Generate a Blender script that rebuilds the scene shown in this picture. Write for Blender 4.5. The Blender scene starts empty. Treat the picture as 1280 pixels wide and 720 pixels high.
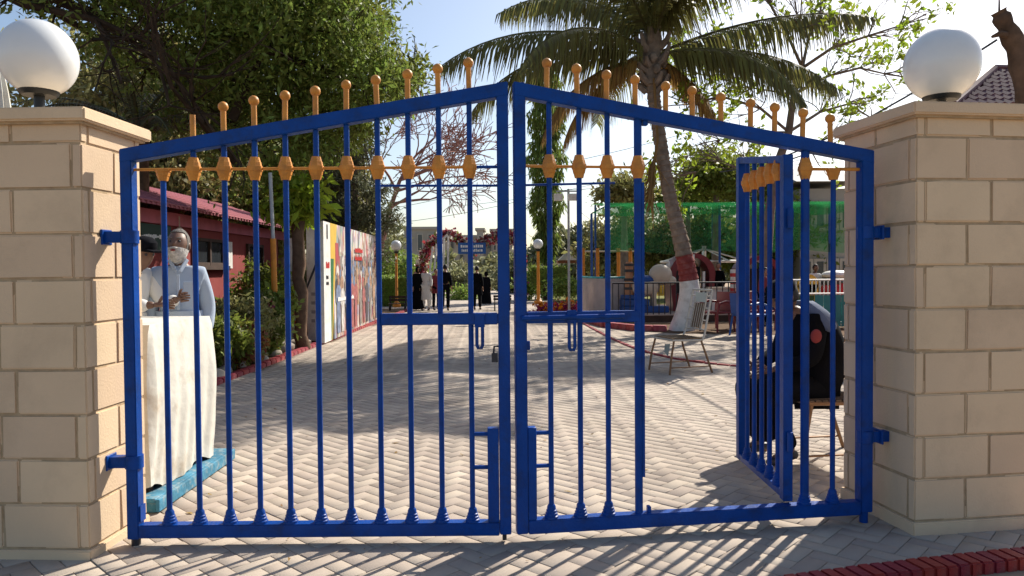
import bpy, bmesh, math, random
import numpy as np
from mathutils import Vector, Matrix, noise
sc = bpy.context.scene
C = sc.collection
R = math.radians
PI = math.pi
# ------------------------------------------------------------------ camera
CAM_H, F = 1.36, 900.0
cam = bpy.data.cameras.new('camera'); cam_o = bpy.data.objects.new('camera', cam); C.objects.link(cam_o)
CM = Matrix.Translation((0, 0, CAM_H)) @ Matrix.Rotation(R(90 - 1.4), 4, 'X') @ Matrix.Rotation(R(-0.45), 4, 'Z')
cam_o.matrix_world = CM
cam.sensor_width = 36; cam.lens = 36 * F / 1280; cam.clip_start = .05; cam.clip_end = 3000
sc.camera = cam_o
# ------------------------------------------------------------------ light
SUN_AZ, SUN_EL = R(38), R(39)          # azimuth from +Y towards +X
w = bpy.data.worlds.new('World'); sc.world = w; w.use_nodes = True
nt = w.node_tree; bg = nt.nodes['Background']
sky = nt.nodes.new('ShaderNodeTexSky'); sky.sky_type = 'NISHITA'; sky.sun_disc = False
sky.sun_elevation = SUN_EL; sky.sun_rotation = SUN_AZ; sky.dust_density = 1.6; sky.air_density = 1.0; sky.ozone_density = 1.0
nt.links.new(sky.outputs[0], bg.inputs[0]); bg.inputs[1].default_value = .102
sl = bpy.data.lights.new('sun', 'SUN'); sl.energy = 4.9; sl.angle = R(.6); sl.color = (1, .93, .82)
so = bpy.data.objects.new('sun', sl); C.objects.link(so)
sd = Vector((math.sin(SUN_AZ) * math.cos(SUN_EL), math.cos(SUN_AZ) * math.cos(SUN_EL), math.sin(SUN_EL)))
so.rotation_euler = (-sd).to_track_quat('-Z', 'Y').to_euler()
sc.view_settings.view_transform = 'Standard'; sc.view_settings.look = 'None'
sc.view_settings.exposure = 0.6; sc.view_settings.gamma = 1

# ------------------------------------------------------------------ projection helpers (photo pixel -> real place)
def ray(px, py):
    d = CM.to_3x3() @ Vector((px - 640, 360 - py, -F)); return d
def P(px, py, Y):
    d = ray(px, py); t = Y / d.y; return Vector((d.x * t, Y, CAM_H + d.z * t))
def G(px, py, z=0.):
    d = ray(px, py); t = (z - CAM_H) / d.z; return Vector((d.x * t, d.y * t, z))

# ------------------------------------------------------------------ mesh helpers
def link(o, parent=None):
    C.objects.link(o)
    if parent: o.parent = parent
    return o
def tag(o, label=None, cat=None, group=None, kind=None):
    if label: o['label'] = label
    if cat: o['category'] = cat
    if group: o['group'] = group
    if kind: o['kind'] = kind
    return o
def thing(name, label, cat, loc=(0, 0, 0), rz=0., group=None):
    o = bpy.data.objects.new(name, None); o.empty_display_size = .1
    o.location = loc; o.rotation_euler = (0, 0, rz); C.objects.link(o)
    return tag(o, label, cat, group)
def root_inv(o):
    while o.parent: o = o.parent
    return (Matrix.Translation(o.location) @ Matrix.Rotation(o.rotation_euler[2], 4, 'Z')).inverted()
def copy_tree(o, parent=None):
    c = o.copy(); C.objects.link(c); c.parent = parent
    for ch in list(o.children): copy_tree(ch, c)
    return c
class MB:
    def __init__(s): s.v = []; s.f = []
    def add(s, vs, fs):
        n = len(s.v); s.v += [tuple(v) for v in vs]; s.f += [tuple(i + n for i in f) for f in fs]; return s
    def box(s, c, d, M=None):
        x, y, z = d[0] / 2, d[1] / 2, d[2] / 2
        vs = [Vector((sx * x, sy * y, sz * z)) for sx, sy, sz in ((-1,-1,-1),(1,-1,-1),(1,1,-1),(-1,1,-1),(-1,-1,1),(1,-1,1),(1,1,1),(-1,1,1))]
        c = Vector(c)
        vs = [(M @ v if M else v) + c for v in vs]
        return s.add(vs, [(0,3,2,1),(4,5,6,7),(0,1,5,4),(1,2,6,5),(2,3,7,6),(3,0,4,7)])
    def span(s, a, b): # box from min corner to max corner
        return s.box([(a[i] + b[i]) / 2 for i in range(3)], [abs(b[i] - a[i]) for i in range(3)])
    def beam(s, p, q, wd, h): # rectangular bar between two points, h measured upwards
        p, q = Vector(p), Vector(q); d = (q - p).normalized()
        side = d.cross(Vector((0, 0, 1)))
        if side.length < 1e-3: side = Vector((1, 0, 0))
        side.normalize(); up = side.cross(d)
        vs = [e + side * a * wd / 2 + up * b * h / 2 for e in (p, q) for a, b in ((-1,-1),(1,-1),(1,1),(-1,1))]
        return s.add(vs, [(0,1,2,3),(7,6,5,4),(0,4,5,1),(1,5,6,2),(2,6,7,3),(3,7,4,0)])
    def tube(s, pts, rad, n=8, caps=True):
        pts = [Vector(p) for p in pts]
        if not hasattr(rad, '__len__'): rad = [rad] * len(pts)
        n0 = len(s.v); vs = []
        ref = None
        for i, p in enumerate(pts):
            d = (pts[min(i + 1, len(pts) - 1)] - pts[max(i - 1, 0)])
            if d.length < 1e-9: d = Vector((0, 0, 1))
            d.normalize()
            if ref is None: ref = Vector((1, 0, 0)) if abs(d.x) < .9 else Vector((0, 1, 0))
            a = d.cross(ref).normalized(); b = d.cross(a); ref = -b if False else ref
            for k in range(n):
                t = 2 * PI * k / n; vs.append(p + (a * math.cos(t) + b * math.sin(t)) * rad[i])
        fs = []
        for i in range(len(pts) - 1):
            for k in range(n):
                k2 = (k + 1) % n; fs.append((i*n+k, i*n+k2, (i+1)*n+k2, (i+1)*n+k))
        if caps: fs.append(tuple(range(n - 1, -1, -1))); m = (len(pts) - 1) * n; fs.append(tuple(m + k for k in range(n)))
        return s.add(vs, fs)
    def lathe(s, prof, c=(0, 0, 0), n=16, sx=1., sy=1.):
        pts = []; c = Vector(c)
        for r, z in prof:
            for k in range(n):
                t = 2 * PI * (k + .5) / n; pts.append(c + Vector((r * sx * math.cos(t), r * sy * math.sin(t), z)))
        fs = []
        for i in range(len(prof) - 1):
            for k in range(n):
                k2 = (k + 1) % n; fs.append((i*n+k, i*n+k2, (i+1)*n+k2, (i+1)*n+k))
        fs.append(tuple(range(n - 1, -1, -1))); m = (len(prof) - 1) * n; fs.append(tuple(m + k for k in range(n)))
        return s.add(pts, fs)
    def ball(s, c, r, n=12, m=8, fn=None):
        rr = r if hasattr(r, '__len__') else (r, r, r); c = Vector(c); vs = []
        for i in range(m + 1):
            ph = PI * i / m
            for k in range(n):
                t = 2 * PI * k / n
                v = Vector((math.sin(ph) * math.cos(t) * rr[0], math.sin(ph) * math.sin(t) * rr[1], -math.cos(ph) * rr[2]))
                if fn: v = fn(v)
                vs.append(c + v)
        fs = []
        for i in range(m):
            for k in range(n):
                k2 = (k + 1) % n; fs.append((i*n+k, i*n+k2, (i+1)*n+k2, (i+1)*n+k))
        return s.add(vs, fs)
    def build(s, name, mat, parent=None, smooth=False, bevel=0., world=False, seg=1, label=None):
        me = bpy.data.meshes.new(name); vs = s.v
        if world and parent is not None:
            M = root_inv(parent); vs = [tuple(M @ Vector(v)) for v in vs]
        me.from_pydata(vs, [], s.f); me.materials.append(mat)
        if bevel > 0 or smooth:
            bm = bmesh.new(); bm.from_mesh(me)
            bmesh.ops.remove_doubles(bm, verts=bm.verts, dist=1e-5)
            if bevel > 0:
                es = [e for e in bm.edges if len(e.link_faces) == 2 and e.calc_face_angle(0) > .6]
                bmesh.ops.bevel(bm, geom=es, offset=bevel, segments=seg, affect='EDGES', clamp_overlap=True)
            if smooth:
                for f in bm.faces: f.smooth = True
                for e in bm.edges:
                    if len(e.link_faces) == 2 and e.calc_face_angle(0) > .75: e.smooth = False
            bm.to_mesh(me); bm.free()
        o = bpy.data.objects.new(name, me); link(o, parent)
        if label: o['label'] = label
        return o
def np_mesh(name, V, Fq, mat, parent=None, smooth=False):
    """fast mesh from numpy verts (n,3) and faces (m,k)"""
    me = bpy.data.meshes.new(name); V = np.asarray(V, dtype=np.float32); Fq = np.asarray(Fq, dtype=np.int32)
    me.vertices.add(len(V)); me.vertices.foreach_set('co', V.ravel())
    k = Fq.shape[1]; me.loops.add(Fq.size); me.loops.foreach_set('vertex_index', Fq.ravel())
    me.polygons.add(len(Fq)); me.polygons.foreach_set('loop_start', np.arange(0, Fq.size, k, dtype=np.int32))
    me.polygons.foreach_set('loop_total', np.full(len(Fq), k, dtype=np.int32))
    me.update(calc_edges=True); me.validate()
    me.materials.append(mat)
    o = bpy.data.objects.new(name, me); return link(o, parent)

# ------------------------------------------------------------------ materials
MATS = {}
def mat(name, col, rough=.7, var=.12, scale=6., bump=.0, bscale=60., island=0., metal=0., trans=0., dirt=None, dirt_scale=2., dirt_amt=.5, spec=.4, stretch=None, sheen=0):
    if name in MATS: return MATS[name]
    m = bpy.data.materials.new(name); m.use_nodes = True; t = m.node_tree; N = t.nodes; L = t.links
    b = N['Principled BSDF']; b.inputs['Roughness'].default_value = rough; b.inputs['Metallic'].default_value = metal
    b.inputs['Specular IOR Level'].default_value = spec
    tc = N.new('ShaderNodeTexCoord'); src = tc.outputs['Object']
    if stretch:
        mp = N.new('ShaderNodeMapping'); mp.inputs['Scale'].default_value = stretch; L.new(src, mp.inputs[0]); src = mp.outputs[0]
    nz = N.new('ShaderNodeTexNoise'); nz.inputs['Scale'].default_value = scale; nz.inputs['Detail'].default_value = 5; L.new(src, nz.inputs['Vector'])
    hs = N.new('ShaderNodeHueSaturation'); hs.inputs['Color'].default_value = (*col, 1)
    mr = N.new('ShaderNodeMapRange'); mr.inputs[1].default_value = .3; mr.inputs[2].default_value = .7
    mr.inputs[3].default_value = 1 - var; mr.inputs[4].default_value = 1 + var; L.new(nz.outputs[0], mr.inputs[0])
    val = mr.outputs[0]
    if island:
        ge = N.new('ShaderNodeNewGeometry'); oi = N.new('ShaderNodeObjectInfo')
        ad = N.new('ShaderNodeMath'); ad.operation = 'ADD'; L.new(ge.outputs['Random Per Island'], ad.inputs[0]); L.new(oi.outputs['Random'], ad.inputs[1])
        fr = N.new('ShaderNodeMath'); fr.operation = 'FRACT'; L.new(ad.outputs[0], fr.inputs[0])
        m2 = N.new('ShaderNodeMapRange'); m2.inputs[3].default_value = 1 - island; m2.inputs[4].default_value = 1 + island; L.new(fr.outputs[0], m2.inputs[0])
        mu = N.new('ShaderNodeMath'); mu.operation = 'MULTIPLY'; L.new(val, mu.inputs[0]); L.new(m2.outputs[0], mu.inputs[1]); val = mu.outputs[0]
        m3 = N.new('ShaderNodeMapRange'); m3.inputs[3].default_value = .5 - island * .06; m3.inputs[4].default_value = .5 + island * .06
        L.new(fr.outputs[0], m3.inputs[0]); L.new(m3.outputs[0], hs.inputs['Hue'])
    L.new(val, hs.inputs['Value']); out = hs.outputs[0]
    if dirt:
        dz = N.new('ShaderNodeTexNoise'); dz.inputs['Scale'].default_value = dirt_scale; dz.inputs['Detail'].default_value = 8; dz.inputs['Roughness'].default_value = .65; L.new(src, dz.inputs['Vector'])
        dr = N.new('ShaderNodeMapRange'); dr.inputs[1].default_value = .5; dr.inputs[2].default_value = .72; dr.inputs[3].default_value = 0; dr.inputs[4].default_value = dirt_amt; L.new(dz.outputs[0], dr.inputs[0])
        mx = N.new('ShaderNodeMix'); mx.data_type = 'RGBA'; L.new(dr.outputs[0], mx.inputs[0]); L.new(out, mx.inputs[6]); mx.inputs[7].default_value = (*dirt, 1); out = mx.outputs[2]
    L.new(out, b.inputs['Base Color'])
    if bump:
        bz = N.new('ShaderNodeTexNoise'); bz.inputs['Scale'].default_value = bscale; bz.inputs['Detail'].default_value = 6; L.new(src, bz.inputs['Vector'])
        bp = N.new('ShaderNodeBump'); bp.inputs['Strength'].default_value = bump; bp.inputs['Distance'].default_value = .01; L.new(bz.outputs[0], bp.inputs['Height']); L.new(bp.outputs[0], b.inputs['Normal'])
    if trans:
        tl = N.new('ShaderNodeBsdfTranslucent'); L.new(out, tl.inputs[0]); ms = N.new('ShaderNodeMixShader'); ms.inputs[0].default_value = trans
        L.new(b.outputs[0], ms.inputs[1]); L.new(tl.outputs[0], ms.inputs[2]); L.new(ms.outputs[0], N['Material Output'].inputs[0])
    MATS[name] = m; return m
def net_mat(nm='green shade net', c1=(.018, .17, .055, 1), c2=(.03, .31, .09, 1), a0=.34, a1=.55):
    m = bpy.data.materials.new(nm); m.use_nodes = True; t = m.node_tree; N = t.nodes; L = t.links
    b = N['Principled BSDF']; b.inputs['Base Color'].default_value = c1; b.inputs['Roughness'].default_value = .8
    tl = N.new('ShaderNodeBsdfTranslucent'); tl.inputs[0].default_value = c2
    a = N.new('ShaderNodeMixShader'); a.inputs[0].default_value = .5; L.new(b.outputs[0], a.inputs[1]); L.new(tl.outputs[0], a.inputs[2])
    tr = N.new('ShaderNodeBsdfTransparent'); ms = N.new('ShaderNodeMixShader')
    tc = N.new('ShaderNodeTexCoord'); nz = N.new('ShaderNodeTexNoise'); nz.inputs['Scale'].default_value = 1.3; L.new(tc.outputs['Object'], nz.inputs['Vector'])
    mr = N.new('ShaderNodeMapRange'); mr.inputs[1].default_value = .35; mr.inputs[2].default_value = .65; mr.inputs[3].default_value = a0; mr.inputs[4].default_value = a1
    L.new(nz.outputs[0], mr.inputs[0]); L.new(mr.outputs[0], ms.inputs[0]); L.new(tr.outputs[0], ms.inputs[1]); L.new(a.outputs[0], ms.inputs[2])
    L.new(ms.outputs[0], N['Material Output'].inputs[0]); return m
BLUE = mat('blue gate paint', (.0008, .050, .27), .40, .15, 7, .25, 60, dirt=(.012, .03, .10), dirt_scale=11, dirt_amt=.65, spec=.2)
YEL = mat('ochre paint', (.62, .25, .035), .5, .15, 14, .15, 90, dirt=(.2, .09, .03), dirt_scale=12, dirt_amt=.6)
CREAM = mat('cream stucco block', (.68, .515, .345), .85, .08, 1.3, .22, 90, island=.06, dirt=(.38, .28, .19), dirt_scale=2.2, dirt_amt=.38, spec=.2)
MORTAR = mat('mortar joint', (.44, .33, .21), .95, .15, 20, .3, 80, spec=.1)
PAVER = mat('concrete paver', (.40, .335, .275), .88, .14, 1.4, .3, 160, island=.11, dirt=(.22, .18, .14), dirt_scale=.9, dirt_amt=.55, spec=.25)
SAND = mat('joint sand', (.21, .165, .125), .95, .3, 9, .4, 60, spec=.1)
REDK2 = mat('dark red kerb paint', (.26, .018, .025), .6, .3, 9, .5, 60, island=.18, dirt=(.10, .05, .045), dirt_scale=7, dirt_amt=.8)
GROUND = mat('dusty soil', (.36, .27, .19), .95, .3, .6, .3, 30, dirt=(.16, .15, .07), dirt_scale=.25, dirt_amt=.7, spec=.1)
SOIL = mat('bed soil', (.12, .075, .045), .95, .35, 5, .6, 30, spec=.1)
REDK = mat('red kerb paint', (.31, .035, .045), .7, .25, 7, .3, 60, island=.15, dirt=(.24, .14, .12), dirt_scale=4, dirt_amt=.8)
GLOBE = mat('white opal globe', (.80, .82, .82), .22, .03, 2, trans=.1, dirt=(.62, .62, .58), dirt_scale=2.5, dirt_amt=.4, spec=.5)
BLACK = mat('black plastic', (.012, .014, .016), .45, .2, 10)
DARKM = mat('dark metal', (.03, .03, .035), .5, .2, 10)
WHITEP = mat('white paint', (.74, .73, .69), .5, .08, 8, dirt=(.4, .33, .25), dirt_scale=6, dirt_amt=.5)
GREYM = mat('grey galvanised metal', (.36, .37, .38), .45, .15, 8, metal=.3)
ORANGE = mat('orange pole paint', (.62, .22, .02), .5, .12, 8, dirt=(.25, .1, .03), dirt_scale=5, dirt_amt=.5)
BARK = mat('brown bark', (.12, .075, .05), .95, .35, 6, .9, 18, dirt=(.05, .035, .025), dirt_scale=5, dirt_amt=.7, spec=.1)
BARKD = mat('dark limb bark', (.05, .036, .026), .95, .35, 6, .9, 18, spec=.1)
BARKG = mat('grey bark', (.2, .16, .13), .95, .3, 7, .9, 22, spec=.1)
PINKBARK = mat('reddish bare twigs', (.36, .20, .17), .9, .2, 5, spec=.1)
PALMB = mat('palm bark', (.25, .19, .145), .95, .25, 9, .8, 25, dirt=(.1, .065, .05), dirt_scale=6, dirt_amt=.6, spec=.1)
WHITEW = mat('whitewash', (.66, .64, .6), .9, .12, 7, .5, 30, dirt=(.3, .26, .22), dirt_scale=5, dirt_amt=.6, spec=.15)
MAROONW = mat('maroon trunk paint', (.24, .05, .045), .8, .2, 7, .5, 30, dirt=(.3, .2, .16), dirt_scale=7, dirt_amt=.5, spec=.15)
def leaf(name, col, isl=.35, tr=.4): return mat(name, col, .55, .15, 1.2, island=isl, trans=tr, spec=.35)
L_DARK = leaf('dark leaf', (.17, .22, .045), .4, .5); L_MID = leaf('mid leaf', (.19, .22, .04), .35, .5); L_OLIVE = leaf('olive leaf', (.29, .27, .10))
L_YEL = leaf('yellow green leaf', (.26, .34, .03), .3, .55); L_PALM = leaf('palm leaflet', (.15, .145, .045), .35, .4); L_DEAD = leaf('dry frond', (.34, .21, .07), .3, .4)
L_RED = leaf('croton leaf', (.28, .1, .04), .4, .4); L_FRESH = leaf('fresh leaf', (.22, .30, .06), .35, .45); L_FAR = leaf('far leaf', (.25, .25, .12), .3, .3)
L_GREY = leaf('grey green needle', (.11, .12, .06), .35, .3)
PET_R = leaf('rose petals', (.36, .055, .085), .4, .3); PET_M = leaf('magenta petals', (.42, .04, .14), .4, .3); PET_O = leaf('marigold petals', (.85, .27, .01), .3, .3); PET_W = leaf('white petals', (.7, .6, .5), .3, .3)
SKIN = mat('brown skin', (.36, .19, .12), .5, .08, 20); SKIND = mat('dark skin', (.15, .08, .052), .5, .08, 20)
HAIRG = mat('grey hair', (.12, .11, .10), .8, .3, 60, .5, 150); BEARD = mat('white beard', (.50, .48, .45), .95, .3, 45, 1.0, 120); HAIRB = mat('black hair', (.012, .01, .01), .7, .2, 40)
KURTA = mat('pale blue cotton', (.37, .44, .54), .9, .1, 3, .8, 9); WHITEC = mat('white cotton', (.68, .67, .64), .9, .08, 3, .25, 12)
BLACKC = mat('black cloth', (.006, .0065, .009), .95, .3, 4, .3, 14, spec=.06); MAROON = mat('maroon cloth', (.20, .03, .035), .85, .2, 4); GREYC = mat('grey blue scarf cloth', (.10, .13, .20), .9, .15, 5, .3, 20)
SHEET = mat('stained white table sheet', (.62, .60, .53), .92, .08, 2, .8, 11, dirt=(.33, .23, .13), dirt_scale=4.2, dirt_amt=.65, spec=.2)
TEAL = mat('worn turquoise wood', (.045, .19, .29), .85, .35, 6, .6, 40, dirt=(.33, .36, .34), dirt_scale=16, dirt_amt=.9)
KIOSK = mat('red plaster', (.26, .04, .035), .85, .15, 2, .3, 40, dirt=(.2, .06, .055), dirt_scale=2, dirt_amt=.5)
KROOF = mat('pink roof sheet', (.44, .14, .17), .7, .12, 3, dirt=(.32, .14, .14), dirt_scale=3, dirt_amt=.6)
PROOF = mat('purple clay tile', (.13, .05, .06), .6, .2, 3, island=.25, dirt=(.25, .13, .12), dirt_scale=6, dirt_amt=.5)
SIGNG = mat('dark green board', (.012, .045, .032), .6, .1, 4); GLASS = mat('dark window glass', (.03, .035, .04), .15, .2, 3, spec=.7)
STONE = mat('rough stone', (.33, .28, .22), .9, .25, 6, .7, 20, island=.2)
LAWN = mat('dry lawn', (.17, .17, .05), .95, .3, 3, .5, 60, spec=.1); BUILD = mat('grey beige plaster', (.36, .33, .28), .9, .12, .3, dirt=(.24, .22, .19), dirt_scale=.2, dirt_amt=.5)
BUILD2 = mat('pale plaster', (.46, .41, .34), .9, .1, .3); SIGNB = mat('blue sign board', (.02, .10, .32), .5, .1, 3); MARK = mat('white lettering', (.8, .8, .78), .6, .03, 5)
REDP = mat('glossy maroon paint', (.17, .012, .02), .35, .15, 6, spec=.5); BLUEP = mat('blue fibreglass', (.01, .07, .28), .4, .12, 6); TAN = mat('cream fibreglass', (.62, .52, .40), .5, .1, 4, dirt=(.4, .3, .22), dirt_scale=2, dirt_amt=.6)
REDC = mat('red fibreglass', (.5, .03, .03), .4, .12, 6); YELC = mat('yellow plastic', (.65, .42, .06), .45, .1, 5); TEALP = mat('teal panel', (.03, .30, .30), .5, .12, 5); GREENP = mat('green panel', (.02, .13, .045), .5, .15, 5)
WEAVE = mat('brown woven cane', (.20, .13, .075), .8, .15, 20, .5, 80); BROWNP = mat('brown ledge', (.06, .035, .025), .85, .25, 5, .3, 20); NET = net_mat(); NETD = net_mat('dark shade net', (.012, .075, .03, 1), (.02, .13, .045, 1), .42, .62)
BRONZE = mat('brown tube metal', (.22, .12, .06), .45, .15, 10, metal=.4); PINKP = mat('pink paint', (.55, .16, .20), .8, .12, 4)
rnd = random.Random(7)

# ================================================================== SETTING
def sheet(name, pts, mt, z=None):
    mb = MB(); mb.add(pts, [tuple(range(len(pts)))]); return tag(mb.build(name, mt), kind='structure')
sheet('ground', [(-900, -60, -.03), (900, -60, -.03), (900, 1500, -.03), (-900, 1500, -.03)], GROUND)
sheet('bedding_sand', [(-9, .2, -.006), (9.5, .2, -.006), (9.5, 26, -.006), (-9, 26, -.006)], SAND)
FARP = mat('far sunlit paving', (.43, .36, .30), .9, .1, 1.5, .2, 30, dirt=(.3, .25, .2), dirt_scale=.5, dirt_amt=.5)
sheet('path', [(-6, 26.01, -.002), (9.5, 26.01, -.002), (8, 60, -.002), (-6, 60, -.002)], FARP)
sheet('lawn', [(1.6, 27.5, .03), (9, 27.5, .03), (12, 48, .03), (2.5, 48, .03)], LAWN)

# herringbone pavers, laid diagonally to the gate
PL, PW, PT, GAP = .2, .1, .02, .0045
def kerb_right_x(y):   # red kerb that bounds the walkway on the right
    return None
pav = []
c45, s45 = math.cos(R(47)), math.sin(R(47))
for i in range(-190, 191):
    for j in range(-75, 76):
        # unit cell: two pavers per cell, lattice vectors (PW,PW) and (PL*2... ) in paver space
        bx = i * PW + j * 2 * PW; by = i * PW - j * 2 * PW
        for o_ in (0, 1):
            if o_ == 0: cx, cy, ang = bx + PL / 2, by + PW / 2, 0
            else: cx, cy, ang = bx + PW / 2 , by + PW + PL / 2, 1
            X = cx * c45 - cy * s45 + 1.0; Y = cx * s45 + cy * c45 + 12.2
            pav.append((X, Y, ang))
pav = [p for p in pav if 2.3 < p[1] < 25.9 and -3.55 < p[0] < 8.6 and abs(p[0]) < .85 * p[1] + 1.0]
def in_kerb(p):
    return p[1] < 2.99 + (p[0] - 1.13) * .233 and p[0] > .9
pav = [p for p in pav if not in_kerb(p)]
pav.sort(key=lambda p: p[1])
pave = bpy.data.objects.new('pavement', None); C.objects.link(pave); pave['kind'] = 'structure'
def paver_arrays(lst, bev=.0012):
    V = []; Fq = []
    rr = random.Random(3)
    for X, Y, ang in lst:
        a = R(47) + (PI / 2 if ang else 0) + rr.gauss(0, .006); ca, sa = math.cos(a), math.sin(a)
        hx, hy = PL / 2 - GAP / 2, PW / 2 - GAP / 2; dz = rr.gauss(0, .0006); tx, ty = rr.gauss(0, .0025), rr.gauss(0, .0025)
        n = len(V)
        for (ex, ey, z) in ((hx, hy, -PT), (hx, hy, -bev), (hx - bev, hy - bev, 0)):
            for sx, sy in ((-1, -1), (1, -1), (1, 1), (-1, 1)):
                lx, ly = sx * ex, sy * ey
                V.append((X + lx * ca - ly * sa, Y + lx * sa + ly * ca, z + dz + tx * lx + ty * ly))
        for k in range(2):
            for q in range(4):
                q2 = (q + 1) % 4; Fq.append((n + k*4 + q, n + k*4 + q2, n + k*4 + 4 + q2, n + k*4 + 4 + q))
        Fq.append((n + 8, n + 9, n + 10, n + 11))
    return V, Fq
near = [p for p in pav if p[1] > 3.1 and abs(p[0]) < .72 * p[1] + .1][:300]
nearset = set(near); rest = [p for p in pav if p not in nearset]
V, Fq = paver_arrays([(0, 0, 0)]); pm = []
for k in range(4):
    V, Fq = paver_arrays([(0, 0, 0)]); Vr = np.array(V); a = -R(47); M2 = np.array([[math.cos(a), -math.sin(a), 0], [math.sin(a), math.cos(a), 0], [0, 0, 1]])
    o = np_mesh('paver', Vr @ M2.T, Fq, PAVER); pm.append(o.data); bpy.data.objects.remove(o)
rr = random.Random(5)
for k, (X, Y, ang) in enumerate(near):
    o = bpy.data.objects.new('paver', pm[k % 4]); C.objects.link(o); o.parent = pave
    o.location = (X, Y, rr.gauss(0, .0012)); o.rotation_euler = (rr.gauss(0, .003), rr.gauss(0, .003), R(47) + (PI / 2 if ang else 0) + rr.gauss(0, .006))
V, Fq = paver_arrays(rest); o = np_mesh('paver', V, Fq, PAVER, pave); o['kind'] = 'stuff'

# kerbs : rows of red painted edging bricks
def kerb(path, wd, h, step, label=None, mt=REDK, gap=.006, maxn=300):
    root = bpy.data.objects.new('kerb', None); C.objects.link(root); root['kind'] = 'structure'
    pts = [Vector((*p, 0)) for p in path]; segs = []
    L_ = 0; acc = [0]
    for a, b in zip(pts, pts[1:]): L_ += (b - a).length; acc.append(L_)
    n = int(L_ / step); rr = random.Random(int(wd * 1000)); mesh = None
    for i in range(n):
        d = (i + .5) * step
        for k in range(len(acc) - 1):
            if acc[k] <= d <= acc[k + 1]: break
        t = (d - acc[k]) / (acc[k + 1] - acc[k]); p = pts[k].lerp(pts[k + 1], t); dr = pts[k + 1] - pts[k]
        if mesh is None:
            b = MB(); b.box((0, 0, h / 2 - .03), (step - gap, wd, h + .06)); o = b.build('kerb_brick', mt, root, bevel=min(.014, step * .13), smooth=True, seg=2); mesh = o.data
        else:
            o = bpy.data.objects.new('kerb_brick', mesh); C.objects.link(o); o.parent = root
        o.location = (p.x, p.y, rr.gauss(0, .003 if step > .1 else .001)); o.rotation_euler = (0, rr.gauss(0, .01 if step > .1 else .004), math.atan2(dr.y, dr.x) + rr.gauss(0, .012 if step > .1 else .004))
    return root
def curve(pts, n=8):  # Catmull-Rom
    out = []; P_ = [pts[0]] + list(pts) + [pts[-1]]
    for i in range(1, len(P_) - 2):
        for k in range(n):
            t = k / n; p0, p1, p2, p3 = [Vector(q) for q in P_[i - 1:i + 3]]
            out.append(.5 * ((2 * p1) + (-p0 + p2) * t + (2 * p0 - 5 * p1 + 4 * p2 - p3) * t * t + (-p0 + 3 * p1 - 3 * p2 + p3) * t ** 3))
    out.append(Vector(pts[-1])); return out
kp = [G(955, 748), G(1100, 727), G(1280, 706), G(1440, 692)]
kerb([(p.x, p.y) for p in curve([Vector((q.x, q.y, 0)) for q in kp])], .12, .06, .062, gap=.001, mt=REDK2)
kerb([(-3.62, 6.2), (-3.62, 25.8)], .12, .06, .22)
kr = [(1.75, 25), (1.8, 18.6), (2.0, 13.5), (2.35, 11.2), (3.1, 10.0), (4.6, 9.2), (7.5, 8.6)]
kerb([(p.x, p.y) for p in curve([Vector((*q, 0)) for q in kr])], .085, .022, .2)
kerb([(1.98, 20.5), (1.98, 18.6), (2.2, 17.0), (2.75, 15.9), (3.6, 15.6)], .22, .13, .3)
sheet('bare_soil', [(2.5, 16.2, .006), (3.4, 15.2, .006), (8.4, 13.8, .006), (8.4, 18.2, .006), (2.5, 18.3, .006)], SOIL)
sheet('flower_bed_soil', [(-9, 6.0, .02), (-3.68, 6.0, .02), (-3.68, 26, .02), (-9, 26, .02)], SOIL)
sheet('verge_soil', [(1.0, 2.2, .004), (4, 2.2, .004), (4, 3.5, .004), (2.33, 3.22, .004), (1.0, 2.93, .004)], GROUND)

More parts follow.
